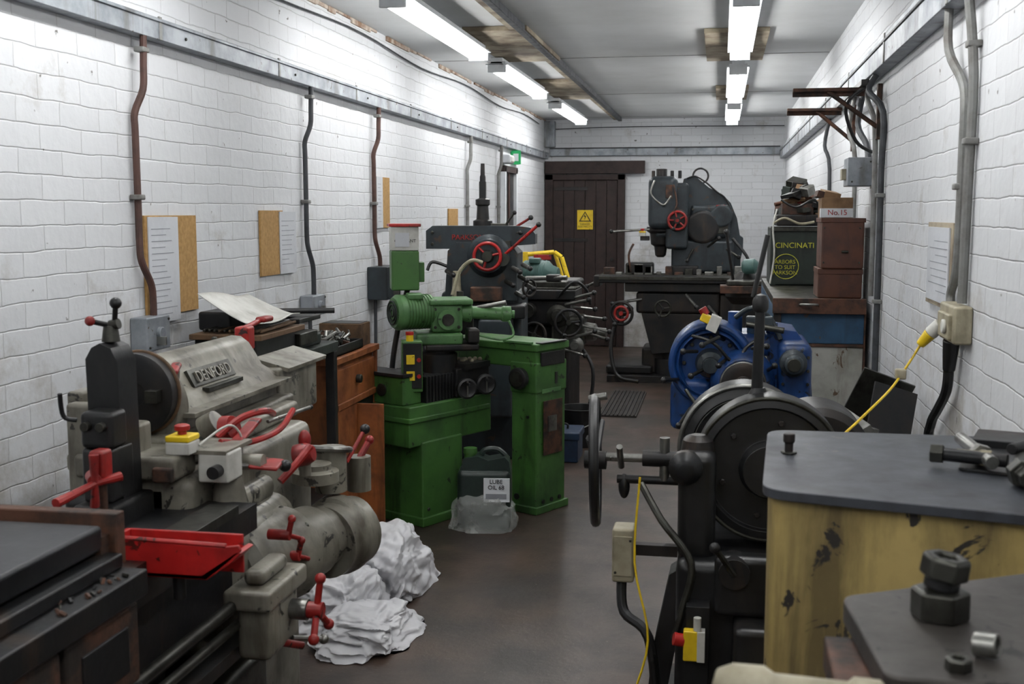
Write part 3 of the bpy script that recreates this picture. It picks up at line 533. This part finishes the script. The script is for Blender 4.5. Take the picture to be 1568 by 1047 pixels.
b.box(-.02,.16,-.03,.06,1.44,1.465,'dsteel',r=.004); b.lever((.1,-.06,1.4),(.24,-.1,1.41),.008,'dsteel',br=.015); b.lever((.2,0,1.44),(.3,-.05,1.5),.008,'red',br=.016); b.lever((.14,-.02,1.45),(.2,-.06,1.53),.007,'dsteel',br=.014)
b.box(-.05,.14,-.28,-.2,1.0,1.09,'rusty',r=.01); b.cyl((-.14,-.2,1.0),(-.14,-.2,1.18),.032,'creamp',r2=.022)
b.box(-.1,.28,-.3,-.05,.9,.98,'iron',r=.01); b.box(0,.2,-.3,0,.3,.9,'bluegrey',r=.02); b.wheel((.3,-.2,1.08),(1,-1,0),.05,'iron',.008)
for k,(xx,z) in enumerate([(.2,1.2),(.24,1.15),(.16,1.12),(.28,1.1),(-.2,1.18),(.26,1.22),(.22,1.05)]): b.cyl((xx,-.2,z),(xx+.05,-.28,z-.02),.014,random.choice(['steel','dsteel'])); b.ball((xx+.05,-.28,z-.02),.016,'black')
b.tube([(-.2,-.1,1.2),(-.3,-.1,1.23),(-.33,-.12,1.18)],.01,'black'); b.bolts([(-.3,-.1,1.34),(.25,-.1,1.37),(-.3,-.1,1.41)],(0,-1,0),.01)
b.done()

# ================= SHAPER =================
b=B('shaping_machine',bev=.005)
b.box(-1.5,-1.05,8.0,8.7,0,.75,'iron',r=.04); b.box(-1.42,-.98,7.8,8.2,.93,1.0,'iron',r=.01); b.box(-1.38,-1.02,7.85,8.15,.75,.93,'iron',r=.02)
for k in range(5): b.box(-1.42,-.98,7.83+k*.07,7.85+k*.07,1.0,1.012,'dsteel')
b.cyl((-1.3,7.82,.86),(-1.3,7.7,.86),.05,'dsteel'); b.wheel((-1.02,7.75,.78),(.3,-1,0),.09,'iron',.011,3,'dsteel','black'); b.wheel((-1.25,7.7,.7),(0,-1,.1),.08,'iron',.01,4,'dsteel','black')
for q0,q1 in [((-1.0,7.9,.82),(-.78,7.85,.8)),((-1.0,7.9,.72),(-.76,7.85,.66)),((-1.05,7.8,.9),(-.88,7.75,.94)),((-1.05,7.8,.66),(-.84,7.78,.72)),((-1.1,7.8,.6),(-.9,7.72,.56)),((-1.0,7.85,.88),(-.84,7.8,.87)),((-.98,7.8,.77),(-.74,7.78,.72)),((-.98,7.8,.95),(-.84,7.72,.99))]: b.lever(q0,q1,.010,'steel',br=.018)
b.box(-1.15,-.92,7.82,8.05,.6,.82,'dsteel',r=.03); b.rev((-.93,7.95,.7),(1,-.2,0),[(0,.07),(.08,.06),(.09,.035),(.16,.03)],'steel'); b.tube([(-1.1,7.8,.95),(-.98,7.75,1.06),(-.9,7.8,1.0),(-.88,7.85,.9)],.01,'black'); b.tube([(-.95,7.9,.6),(-.86,7.85,.45),(-.88,7.85,.2),(-.95,7.9,.1)],.013,'black')
b.rev((-1.1,7.84,.82),(0,-1,0),[(0,.08),(.03,.08),(.04,.05),(.08,.04)],'dsteel'); b.rev((-.98,7.84,.62),(0,-1,0),[(0,.06),(.03,.06),(.04,.03),(.08,.03)],'steel')
b.box(-1.3,-1.0,8.1,8.5,1.0,1.05,'iron',r=.02); b.rev((-1.44,8.35,1.09),(1,-.2,0),[(0,.07),(.02,.09),(.2,.09),(.23,.06),(.28,.04)],'teal',28); b.box(-1.38,-1.3,8.25,8.35,1.16,1.2,'teal',r=.01)
for k in range(6): b.torus((-1.41+k*.03,8.345-k*.006,1.09),(1,-.2,0),.09,.004,'teal',24,6)
b.box(-1.4,-1.06,7.9,8.05,1.01,1.05,'dsteel',r=.006); b.cyl((-1.35,7.95,1.07),(-1.05,7.9,1.08),.016,'steel'); b.box(-1.2,-1.1,7.9,8.0,1.05,1.1,'iron',r=.01)
b.box(-1.5,-.98,7.9,8.75,0,.06,'iron'); b.done()
b=B('yellow_hoist_frame',bev=.003); P=[(-1.52,9.0,1.2),(-1.3,9.0,1.22),(-1.24,9.0,1.18),(-1.16,9.0,.92)]
for a_,c_ in zip(P,P[1:]): b.cyl(a_,c_,.018,'yellow',seg=8)
b.cyl((-1.3,9.06,1.2),(-1.22,9.06,.95),.016,'yellow',seg=8); b.box(-1.6,-1.14,8.95,9.2,.0,.1,'yellow'); b.box(-1.19,-1.14,8.98,9.03,.05,.94,'yellow'); b.box(-1.55,-1.51,8.98,9.03,.05,1.22,'yellow'); b.box(-1.46,-1.32,8.97,8.98,1.16,1.2,'red'); b.done()
b=B('blue_toolbox'); b.box(-1.12,-.84,6.86,7.12,0,.17,'bluebox',r=.01); b.box(-1.13,-.83,6.85,7.13,.14,.19,'bluebox',r=.01); b.tube([(-1.05,6.99,.19),(-1.04,6.99,.22),(-.93,6.99,.22),(-.92,6.99,.19)],.007,'black'); b.done()
b=B('black_bucket',bev=.002); b.rev((-.90,7.42,0),(0,0,1),[(0,.11),(.24,.14),(.25,.148),(.255,.148),(.255,.135),(.03,.1),(.03,0)],'black',28); b.tube([(-1.04,7.42,.24),(-1.0,7.34,.17),(-.9,7.28,.13),(-.8,7.34,.17),(-.76,7.42,.24)],.004,'steel'); b.done()
b=B('floor_grate_mat',bev=0); b.box(-.88,-.6,8.5,9.7,0.0,.012,'mat_grate')
for k in range(9): b.box(-.87+k*.031,-.862+k*.031,8.5,9.7,.012,.02,'iron')
b.done()

# ================= BIG VERTICAL MILL =================
b=B('vertical_milling_machine',bev=.008)
b.box(-1.0,.1,10.3,11.6,0,.06,'iron'); b.box(-.42,.14,10.72,11.5,.05,1.0,'bluegrey',r=.03)
b.prism([(-.35,.9),(-.38,1.35),(-.38,1.7),(-.35,1.84),(-.25,1.87),(-.12,1.76),(.0,1.70),(.08,1.62),(.14,1.48),(.17,1.32),(.2,1.3),(.2,1.2),(.18,1.1),(.18,.9)],'y',10.75,11.45,'bluegrey')
b.box(-.45,.12,10.66,10.8,.98,1.28,'bluegrey',r=.03); b.box(-.28,.08,10.68,10.78,1.3,1.6,'bluegrey',r=.03)
b.box(-.66,-.4,10.5,10.9,1.38,1.86,'bluegrey',r=.06,seg=4); b.box(-.6,-.3,10.6,11.1,1.3,1.8,'bluegrey',r=.03); b.box(-.5,-.3,10.55,10.7,1.2,1.5,'bluegrey',r=.03)
b.rev((-.55,10.7,1.4),(0,0,-1),[(0,.13),(.04,.13),(.06,.1),(.16,.09),(.18,.06),(.26,.05),(.28,.03)],'iron',28); b.cyl((-.55,10.7,1.86),(-.55,10.7,1.93),.05,'iron')
b.wheel((-.39,10.42,1.46),(0,-1,0),.08,'red',.011,5,'red','black'); b.rev((-.39,10.5,1.46),(0,-1,0),[(0,.1),(.04,.1),(.05,.03),(.09,.03)],'iron')
b.rev((-.17,10.68,1.4),(0,-1,0),[(0,.15),(.03,.15),(.05,.12)],'iron',32); b.rev((0,10.68,1.5),(0,-1,0),[(0,.1),(.03,.1),(.04,.08)],'bluegrey',28); b.box(-.14,.06,10.66,10.68,1.34,1.42,'dsteel')
b.box(-.05,.03,10.66,10.7,1.54,1.6,'red'); b.bolts([(-.26,10.67,1.34),(-.26,10.67,1.56),(.05,10.67,1.34),(.1,10.65,1.02),(-.4,10.65,1.02)],(0,-1,0),.014)
b.tube([(-.32,10.7,1.84),(-.24,10.7,1.86),(-.14,10.7,1.8),(-.05,10.7,1.72),(.03,10.7,1.66),(.1,10.7,1.52)],.008,'iron'); b.torus((-.2,10.9,1.87),(0,-1,.1),.07,.009,'iron')
for xx in (-.62,-.55,-.45,-.38): b.cyl((xx,10.6,1.84),(xx,10.6,1.91),.016,'iron')
b.lever((-.64,10.5,1.38),(-.98,10.4,1.36),.011,'steel',br=.02); b.estop(-.7,10.42,1.32,.03); b.box(-.72,-.64,10.42,10.5,1.28,1.32,'iron')
b.tube([(-.6,10.48,1.82),(-.63,10.45,1.7),(-.52,10.45,1.6),(-.45,10.45,1.68)],.009,'steel'); b.tube([(-.43,10.48,1.78),(-.4,10.45,1.6),(-.46,10.44,1.5)],.008,'rusty'); b.box(-.5,-.44,10.48,10.5,1.66,1.78,'rusty')
b.lever((-.12,10.62,1.22),(-.02,10.5,1.3),.01,'dsteel',br=.02); b.lever((-.25,10.62,1.2),(-.3,10.5,1.1),.01,'dsteel',br=.02); b.lever((.05,10.64,1.2),(.16,10.55,1.13),.01,'dsteel',br=.02)
b.box(-1.08,.35,10.3,10.75,.9,.97,'iron',r=.01); b.box(-1.08,.35,10.29,10.3,.93,.96,'dsteel')
for k in range(3): b.box(-1.08,.35,10.36+k*.14,10.38+k*.14,.968,.975,'dsteel')
b.box(-1.14,-1.08,10.4,10.65,.86,.96,'iron',r=.01); b.box(.35,.42,10.4,10.65,.84,.96,'iron',r=.01)
b.box(-.85,.1,10.35,10.8,.82,.9,'iron',r=.01); b.box(-.75,0,10.4,10.8,.62,.82,'iron',r=.03); b.prism([(-.7,.62),(-.1,.62),(-.12,.3),(-.6,.25)],'y',10.4,10.8,'iron')
b.cyl((-.45,10.55,.05),(-.45,10.55,.5),.08,'iron'); b.cyl((-.45,10.55,.05),(-.45,10.55,.2),.14,'iron'); b.box(-.7,-.3,10.5,10.9,.05,.3,'iron',r=.03)
b.wheel((-.86,10.15,.64),(-.2,-1,0),.1,'iron',.014,3,'red','black'); b.torus((-.86,10.13,.64),(-.2,-1,0),.06,.012,'red'); b.cyl((-.84,10.18,.64),(-.8,10.4,.66),.03,'iron'); b.wheel((-.5,10.25,.68),(0,-1,0),.07,'dsteel',.01,3,'iron','black')
for q0,q1 in [((-.7,10.4,.75),(-.95,10.25,.72)),((-.3,10.35,.8),(-.2,10.2,.7)),((.05,10.3,.85),(.2,10.2,.75)),((-.1,10.35,.7),(0,10.2,.6)),((-1.12,10.5,.9),(-1.2,10.4,.86)),((.4,10.5,.9),(.52,10.4,.88))]: b.lever(q0,q1,.013,'steel',br=.022)
for k in range(14):
    xx=-1.0+k*.09; w=random.uniform(.02,.05); h=random.uniform(.02,.1); b.box(xx-w,xx+w,10.4,10.4+.1,.97,.97+h,random.choice(['iron','dsteel','rusty','steel']),r=.006)
b.box(-.85,-.6,10.4,10.6,.97,1.08,'iron',r=.02); b.box(-.45,-.2,10.45,10.6,.97,1.05,'iron',r=.01); b.tube([(-.8,10.4,1.0),(-.82,10.4,1.15),(-.78,10.42,1.25)],.01,'rusty')
b.tube([(-.9,10.3,.6),(-.96,10.25,.35),(-.9,10.2,.08),(-.7,10.15,.03)],.018,'black'); b.tube([(.1,10.5,1.3),(.25,10.45,1.1),(.3,10.45,.8),(.25,10.4,.4)],.014,'black')
b.box(.0,.24,10.4,10.7,.1,.8,'iron',r=.02); b.box(-1.02,-.6,10.4,10.9,.06,.14,'iron',r=.02)
b.done()
b=B('tool_post_grinder',bev=.004); b.rev((.2,9.4,.0),(0,0,1),[(0,.2),(.05,.2),(.06,.13),(.8,.11),(.86,.16),(.95,.16),(1.0,.13),(1.06,.05)],'iron'); b.rev((.17,9.3,1.1),(1,-.2,.1),[(0,.04),(.02,.06),(.1,.06),(.13,.03)],'teal'); b.lever((.1,9.3,1.0),(.04,9.2,1.38),.012,'iron',br=.022); b.box(.0,.4,9.1,9.3,.9,.96,'rusty'); b.box(.05,.35,9.12,9.28,.96,1.0,'dsteel',r=.01); b.done()

# ================= BENCH ON RIGHT =================
b=B('metal_workbench',bev=.003)
b.box(.25,.655,5.4,7.2,1.09,1.13,'dsteel'); b.box(.24,.655,5.37,5.4,1.07,1.14,'rusty'); b.box(.25,.655,5.41,7.2,.93,1.09,'bluepan'); b.box(.25,.655,5.4,7.2,.915,.93,'rusty'); b.box(.27,.65,5.41,7.2,.05,.915,'offwhite'); b.box(.65,.658,5.39,5.42,.0,1.09,'rusty'); b.box(.245,.28,5.39,5.42,0,1.09,'iron'); b.box(.27,.65,5.42,7.2,0,.05,'black')
b.tube([(.36,5.37,1.11),(.37,5.34,1.115),(.43,5.34,1.115),(.44,5.37,1.11)],.006,'steel'); b.done()
b=B('chalked_steel_cabinet',bev=.004); b.box(.27,.56,6.5,6.95,1.131,1.45,'dkgreen',r=.006); b.box(.275,.3,6.49,6.5,1.131,1.45,'dkgreen'); b.box(.285,.53,6.492,6.5,1.14,1.42,'dkgreen'); b.box(.27,.56,6.48,6.5,1.43,1.455,'dsteel')
b.text('CINCINATI',(.40,6.489,1.35),(PI/2,0,0),.042,'chalk'); b.text('ARBORS\nTO SUIT\nPARKSON',(.35,6.489,1.23),(PI/2,0,0),.03,'chalk')
b.torus((.355,6.489,1.235),(0,1,0),.068,.002,'chalk'); cab=b.done()
b=B('brown_steel_case',bev=.004); b.box(.46,.65,5.5,5.78,1.27,1.5,'brownbox',r=.008); b.box(.455,.655,5.495,5.785,1.485,1.505,'brownbox'); b.cyl((.55,5.49,1.35),(.58,5.49,1.35),.006,'dsteel'); b.box(.45,.65,5.52,5.78,1.131,1.26,'brownbox',r=.008); b.box(.448,.652,5.515,5.78,1.245,1.27,'brownbox'); b.bolts([(.47,5.497,1.3),(.63,5.497,1.3),(.47,5.497,1.46),(.63,5.497,1.46)],(0,-1,0),.005); b.done()
b=B('cardboard_box',bev=.002); b.box(.46,.60,5.55,5.75,1.506,1.6,'card'); b.box(.455,.6,5.54,5.6,1.508,1.55,'fitting'); b.text('No.15',(.53,5.538,1.53),(PI/2,0,0),.035,'redbright'); b.box(.465,.54,5.56,5.7,1.6,1.63,'card',rot=(.1,.2,.1)); b.box(.44,.48,5.56,5.75,1.6,1.63,'rusty',rot=(0,.3,0)); b.done()
b=B('clutter_pile',bev=.002)
b.box(.3,.54,6.52,6.9,1.456,1.52,'iron',r=.01); b.box(.33,.5,6.55,6.85,1.52,1.58,'rusty')
for k in range(40):
    xx=random.uniform(.31,.53); y=random.uniform(6.54,6.85); z=1.5+random.random()**1.2*.2*(1-abs(xx-.43)*4); w=random.uniform(.015,.045); h=random.uniform(.01,.03); m_=random.choice(['card','iron','rusty','dkgreen','dsteel','brownbox','card','steel','iron'])
    if k%3: b.box(xx-w,xx+w,y-w*1.2,y+w*1.2,z,z+h*2,'redbright' if k==20 else m_,rot=(random.uniform(-.3,.3),random.uniform(-.4,.4),random.random()*1.5))
    else: b.cyl((xx-w,y,z),(xx+w*2,y+w,z+h),.012,m_,seg=10)
b.tube([(.3,6.5,1.55),(.28,6.48,1.45),(.29,6.47,1.3),(.27,6.46,1.14)],.005,'whitep'); b.tube([(.32,6.48,1.6),(.4,6.46,1.56),(.5,6.47,1.6),(.53,6.5,1.5)],.006,'black'); b.tube([(.28,6.49,1.47),(.34,6.45,1.5),(.42,6.46,1.47),(.5,6.48,1.48)],.007,'creamp'); b.done(parent=cab)

# ================= BLUE MACHINE =================
b=B('blue_tool_grinder',Matrix.Translation((0,0,-.05)),bev=.004)
b.box(-.08,.34,4.35,4.75,.05,.77,'dkgreen',r=.02); b.box(-.12,.36,4.3,4.8,.72,.8,'blue',r=.02)
b.rev((-.03,4.55,1.01),(0,-1,0),[(0,.16),(.14,.16),(.17,.15),(.19,.13),(.2,.12),(.16,.11),(.16,0)],'blue',40)
b.torus((-.03,4.36,1.01),(0,1,0),.145,.014,'blue',40); b.box(-.18,-.02,4.36,4.6,.75,.95,'blue',r=.03)
b.rev((.09,4.42,.95),(0,-1,0),[(0,.12),(.1,.12),(.13,.1),(.14,.09)],'blue',32); b.rev((.09,4.28,.95),(0,-1,0),[(0,.08),(.03,.08),(.035,.06),(.03,.03),(.06,.03)],'iron',32); b.torus((.09,4.26,.95),(0,1,0),.08,.006,'steel',32)
b.box(.22,.34,4.3,4.7,.76,1.1,'blue',r=.03); b.rev((.27,4.32,1.03),(0,-1,0),[(0,.05),(.05,.05),(.06,.035),(.09,.035),(.1,.02)],'bluegrey'); b.rev((.27,4.24,1.03),(0,-1,0),[(0,.025),(.02,.025)],'dsteel')
b.prism([(.2,.8),(.19,1.1),(.22,1.14),(.29,1.13),(.34,1.06),(.36,.8)],'y',4.45,4.75,'blue')
b.box(.02,.22,4.45,4.7,1.03,1.12,'blue',r=.03); b.cyl((.06,4.5,1.12),(.06,4.5,1.2),.028,'blue'); b.cyl((.14,4.5,1.1),(.14,4.5,1.18),.035,'bluepan'); b.cyl((.2,4.5,1.1),(.2,4.5,1.16),.022,'blue'); b.tube([(.06,4.45,1.18),(.12,4.42,1.22),(.19,4.45,1.18),(.23,4.42,1.1)],.01,'bluegrey'); b.box(.1,.2,4.4,4.44,1.15,1.19,'bluegrey',r=.006)
b.cyl((.1,4.4,1.16),(.24,4.38,1.14),.012,'dsteel'); b.cyl((.16,4.44,1.18),(.16,4.44,1.23),.012,'bluegrey')
b.box(-.04,.0,4.28,4.34,1.14,1.2,'whitep',rot=(0,.4,0)); b.box(-.07,-.02,4.3,4.36,1.17,1.2,'yellow',rot=(0,.4,0),r=.004); b.cyl((-.05,4.33,1.2),(-.065,4.33,1.225),.016,'redbright'); b.cyl((-.02,4.34,1.14),(.02,4.4,1.1),.01,'dsteel')
for q0,q1 in [((-.15,4.35,.95),(-.2,4.25,.96)),((0,4.3,1.12),(-.06,4.2,1.1)),((.2,4.25,.88),(.22,4.15,.84)),((-.1,4.3,.85),(-.14,4.2,.8)),((.05,4.35,1.05),(.0,4.25,1.02)),((.12,4.3,1.08),(.17,4.2,1.1)),((-.04,4.34,1.0),(-.1,4.24,.98)),((-.02,4.34,.86),(.02,4.22,.84)),((.18,4.3,1.0),(.2,4.2,1.03)),((.15,4.3,.86),(.2,4.2,.9)),((-.08,4.34,1.06),(-.13,4.24,1.07))]: b.lever(q0,q1,.007,'dsteel',br=.012)
b.rev((-.03,4.4,1.01),(0,-1,0),[(0,.06),(.06,.05),(.07,.03),(.1,.03)],'bluegrey',24); b.bolts([(-.03+.1*math.cos(a),4.385,1.01+.1*math.sin(a)) for a in [k*PI/4 for k in range(8)]],(0,-1,0),.009)
b.bolts([(.235,4.3,.8+k*.05) for k in range(6)]+[(.325,4.3,.8+k*.05) for k in range(6)],(0,-1,0),.007)
b.tube([(-.1,4.33,1.12),(-.02,4.28,1.1),(.06,4.3,1.02),(.1,4.32,1.08),(.16,4.34,1.12)],.007,'black'); b.tube([(-.12,4.3,.92),(-.06,4.25,.86),(.0,4.24,.9)],.007,'dsteel')
b.box(.12,.36,4.2,4.35,.72,.8,'iron',r=.02); b.rev((.3,4.2,.83),(-.3,-1,0),[(0,.04),(.06,.035)],'dsteel'); b.tube([(.0,4.25,.9),(.02,4.18,.82),(.1,4.16,.8),(.16,4.2,.86)],.012,'bluegrey'); b.box(.2,.3,4.2,4.3,.8,.86,'bluegrey',r=.015)
b.done()

# ================= BLACK MACHINE =================
b=B('power_hacksaw_machine',bev=.004)
b.box(-.1,.45,2.95,3.6,0,.62,'black',r=.03); b.box(-.14,.5,2.9,3.65,.0,.06,'iron')
b.rev((.14,3.2,.84),(0,-1,0),[(0,.2),(.08,.2),(.1,.195),(.105,.17),(.09,.165),(.09,.08),(.11,.075),(.13,.07),(.13,.0)],'black',56); b.torus((.14,3.1,.84),(0,1,0),.195,.006,'dsteel',56)
b.bolts([(.14+.13*math.cos(a),3.11,.84+.13*math.sin(a)) for a in [k*PI/3+.3 for k in range(6)]],(0,-1,0),.009,'iron')
b.rev((.08,3.5,.84),(0,-1,0),[(0,.19),(.12,.19),(.14,.18),(.15,.155),(.14,.15),(.14,0)],'black',56); b.torus((.08,3.36,.84),(0,1,0),.188,.008,'steel',56); b.torus((.08,3.36,.84),(0,1,0),.15,.004,'steel',56)
b.rev((.28,3.45,.84),(0,-1,0),[(0,.15),(.2,.15),(.22,.13)],'iron',48)
b.box(-.10,.0,3.0,3.3,.6,.90,'black',r=.03,seg=5); b.rev((-.08,3.02,.86),(0,-1,0),[(0,.045),(.03,.045),(.05,.03),(.06,.015)],'iron'); b.rev((-.05,3.08,.89),(0,0,1),[(0,.045),(.03,.04),(.045,.02)],'iron')
b.cyl((-.1,3.1,.86),(-.33,3.1,.86),.012,'steel'); b.cyl((-.1,3.1,.8),(-.27,3.1,.8),.012,'iron'); b.cyl((-.08,3.1,.86),(-.2,3.1,.86),.022,'iron'); b.ball((-.25,3.1,.78),.016,'black',(1,1,2.2)); b.cyl((-.26,3.05,.9),(-.26,3.12,.83),.009,'steel'); b.cyl((-.14,3.1,.92),(-.14,3.1,.8),.014,'steel')
b.torus((-.33,3.1,.85),(1,.08,.02),.17,.014,'black',40,10)
for k in range(3):
    a=.5+k*2.09; b.cyl((-.33,3.1,.85),(-.33,3.1+.17*math.cos(a),.85+.17*math.sin(a)),.011,'black',seg=8)
b.rev((-.36,3.1,.85),(1,0,0),[(0,.025),(.06,.025)],'iron'); b.cyl((-.35,3.1,1.02),(-.3,3.1,1.03),.01,'steel')
b.cyl((.105,3.2,.98),(.11,3.2,1.27),.017,'iron',r2=.013); b.rev((.11,3.2,1.26),(0,0,1),[(0,.018),(.01,.022),(.03,.022),(.045,.016),(.05,0)],'black'); b.cyl((.09,3.2,1.3),(.125,3.2,1.47),.007,'black'); b.rev((.11,3.2,1.0),(0,0,1),[(0,.035),(.03,.028),(.05,.018)],'iron')
b.box(-.275,-.215,3.02,3.1,.53,.68,'creamp',r=.008); b.box(-.27,-.22,3.015,3.02,.55,.66,'creamp'); b.bolts([(-.265,3.015,.56),(-.225,3.015,.65)],(0,-1,0),.004); b.box(-.22,-.1,3.05,3.08,.6,.63,'iron')
b.tube([(-.2,3.05,.8),(-.14,2.98,.72),(-.06,2.94,.62),(-.08,2.93,.5),(-.1,2.92,.42)],.010,'dsteel'); b.tube([(-.25,3.05,.53),(-.24,3.02,.45),(-.17,2.97,.4),(-.15,2.97,.2),(-.2,2.98,.03)],.014,'black')
b.prism([(-.16,0),(-.2,.0),(-.16,.35),(-.12,.55),(-.05,.6),(-.05,.5),(-.1,.35)],'y',3.05,3.15,'black')
b.tube([(-.2,3.0,.83),(-.21,2.98,.6),(-.17,2.95,.4),(-.22,2.95,.2),(-.25,3.0,.02)],.003,'yellow')
b.box(-.075,-.025,2.86,2.89,.385,.465,'yellow',r=.004); b.box(-.04,-.02,2.857,2.893,.385,.465,'whitep'); b.cyl((-.075,2.875,.435),(-.10,2.87,.44),.017,'redbright'); b.box(-.07,-.01,2.89,2.96,.3,.52,'iron'); b.cyl((-.04,2.87,.465),(-.04,2.87,.5),.010,'whitep')
b.box(.0,.4,2.88,2.95,.5,.66,'black',r=.02); b.box(.05,.3,2.8,3.0,.2,.5,'black',r=.02); b.cyl((.05,2.95,.62),(.05,2.86,.62),.04,'iron'); b.lever((.05,2.86,.62),(.0,2.82,.7),.008,'dsteel')
b.done()
b=B('steel_sheet_guard',bev=.001)
b.box(.42,.6,4.0,4.01,.68,1.0,'dsteel',rot=(.3,.35,.1)); b.box(.48,.63,3.85,3.858,.7,.97,'iron',rot=(-.4,.3,.2)); b.box(.44,.62,3.78,4.05,0,.68,'iron'); b.box(.38,.48,3.75,3.95,.72,.86,'steel',rot=(.2,-.5,.3)); b.box(.4,.6,3.75,4.05,.66,.74,'dsteel',r=.02)
b.cyl((.42,3.8,.74),(.42,3.8,.86),.02,'dsteel'); b.cyl((.47,3.78,.74),(.5,3.78,.84),.015,'steel'); b.done()

# ================= YELLOW MACHINE =================
def rp(P,r,n=5):
    out=[]; m=len(P)
    for i in range(m):
        a=Vector(P[i-1]);b_=Vector(P[i]);c_=Vector(P[(i+1)%m]); rr=r[i] if isinstance(r,(list,tuple)) else r
        if rr<=0: out.append(tuple(b_)); continue
        p=b_+(a-b_).normalized()*rr; q=b_+(c_-b_).normalized()*rr
        for k in range(n+1):
            t=k/n; out.append(tuple((1-t)**2*p+2*t*(1-t)*b_+t*t*q))
    return out
b=B('yellow_power_press_cabinet',bev=.003)
top=rp([(.075,1.9),(.64,1.76),(.64,2.44),(.105,2.44)],[.05,.02,.02,.05]); body=rp([(.085,1.915),(.63,1.78),(.63,2.43),(.115,2.43)],[.05,.02,.02,.05])
b.prism(body,'z',.02,1.058,'yellowworn'); b.prism(top,'z',1.058,1.075,'slab'); b.prism(rp([(.08,1.91),(.635,1.77),(.635,2.435),(.11,2.435)],.04),'z',0,.05,'black')
b.rev((.135,2.2,1.075),(0,0,1),[(0,.008),(.02,.008),(.022,.011),(.038,.011),(.04,0)],'iron',16); b.rev((.135,2.2,1.075),(0,0,1),[(0,.016),(.004,.016)],'dsteel',6)
b.prism(rp([(.42,2.1),(.62,2.02),(.63,2.3),(.5,2.34)],.02),'z',1.075,1.081,'iron'); b.box(.5,.63,2.28,2.4,1.075,1.095,'iron',rot=(0,0,-.3)); b.cyl((.46,2.28,1.1),(.47,2.06,1.1),.012,'steel'); b.rev((.465,2.14,1.1),(.02,-1,0),[(0,.02),(.02,.02)],'steel',6)
b.cyl((.4,2.12,1.1),(.5,2.08,1.1),.012,'iron'); b.rev((.4,2.12,1.1),(-1,.3,0),[(0,.018),(.022,.018)],'dsteel',6); b.rev((.42,2.115,1.1),(1,-.35,0),[(0,.013),(.04,.013),(.042,.016),(.06,.016)],'creamp',6)
b.box(.5,.62,1.98,2.08,1.075,1.12,'dsteel',r=.008,rot=(0,0,-.3)); b.rev((.5,2.0,1.1),(0,-1,.0),[(0,.024),(.03,.024),(.03,.015),(.06,.015)],'dsteel',6); b.cyl((.5,2.06,1.125),(.62,2.2,1.125),.01,'iron')
b.rev((.56,2.12,1.081),(0,0,1),[(0,.05),(.006,.05),(.008,.02)],'iron',6); b.done()
b=B('machine_table_plate',bev=.003)
b.prism(rp([(.155,1.42),(.48,1.6),(.64,1.5),(.62,1.17),(.175,1.17)],.02),'z',1.03,1.06,'slabb'); b.box(.2,.6,1.18,1.45,.0,1.03,'iron',r=.02); b.box(.13,.22,1.2,1.36,.99,1.03,'rusty'); b.done()
b=B('large_hex_nut',bev=.003); b.rev((.26,1.36,1.06),(0,0,1),[(0,.031),(.003,.034),(.032,.034),(.035,.032)],'dsteel',6); b.rev((.26,1.36,1.095),(.15,0,1),[(0,.02),(.018,.02)],'iron',20)
b.rev((.262,1.36,1.108),(.15,0,1),[(0,.026),(.003,.028),(.024,.028),(.027,.024),(.027,.014),(.01,.014)],'dsteel',6); b.done()
b=B('steel_bush',bev=.001); b.rev((.275,1.245,1.0735),(.9,-.5,.1),[(0,.009),(0,.013),(.024,.013),(.024,.009),(.004,.009)],'steel',24); b.done()
b=B('hex_nut',bev=.001); b.rev((.25,1.2,1.06),(0,0,1),[(0,.014),(.012,.014),(.014,.012),(.014,.007),(.004,.007)],'dsteel',6); b.done()
b=B('machine_handrail',bev=.002); b.rev((.0,1.115,1.062),(1,-.12,0),[(0,.0),(.004,.016),(.02,.023),(.05,.024),(.06,.018),(.13,.018),(.135,.023),(.16,.023),(.165,.018),(.5,.018)],'creamp',28); b.cyl((.1,1.10,1.05),(.1,1.10,0),.016,'iron'); b.cyl((.42,1.06,1.05),(.42,1.06,0),.016,'iron'); b.done()

# ================= CAMERA / WORLD =================
w=bpy.data.worlds.new('world'); sc.world=w; w.use_nodes=True; w.node_tree.nodes['Background'].inputs[0].default_value=(.8,.9,1,1); w.node_tree.nodes['Background'].inputs[1].default_value=.02
cam=bpy.data.objects.new('camera',bpy.data.cameras.new('camera')); sc.collection.objects.link(cam)
cam.location=(0,0,1.53); cam.rotation_euler=(PI/2-math.radians(6.45),0,math.radians(10.33)); cam.data.lens=40.18; cam.data.clip_start=.02; sc.camera=cam
cam.data.dof.use_dof=True; cam.data.dof.focus_distance=5.2; cam.data.dof.aperture_fstop=8
sc.view_settings.view_transform='Standard'; sc.view_settings.exposure=0
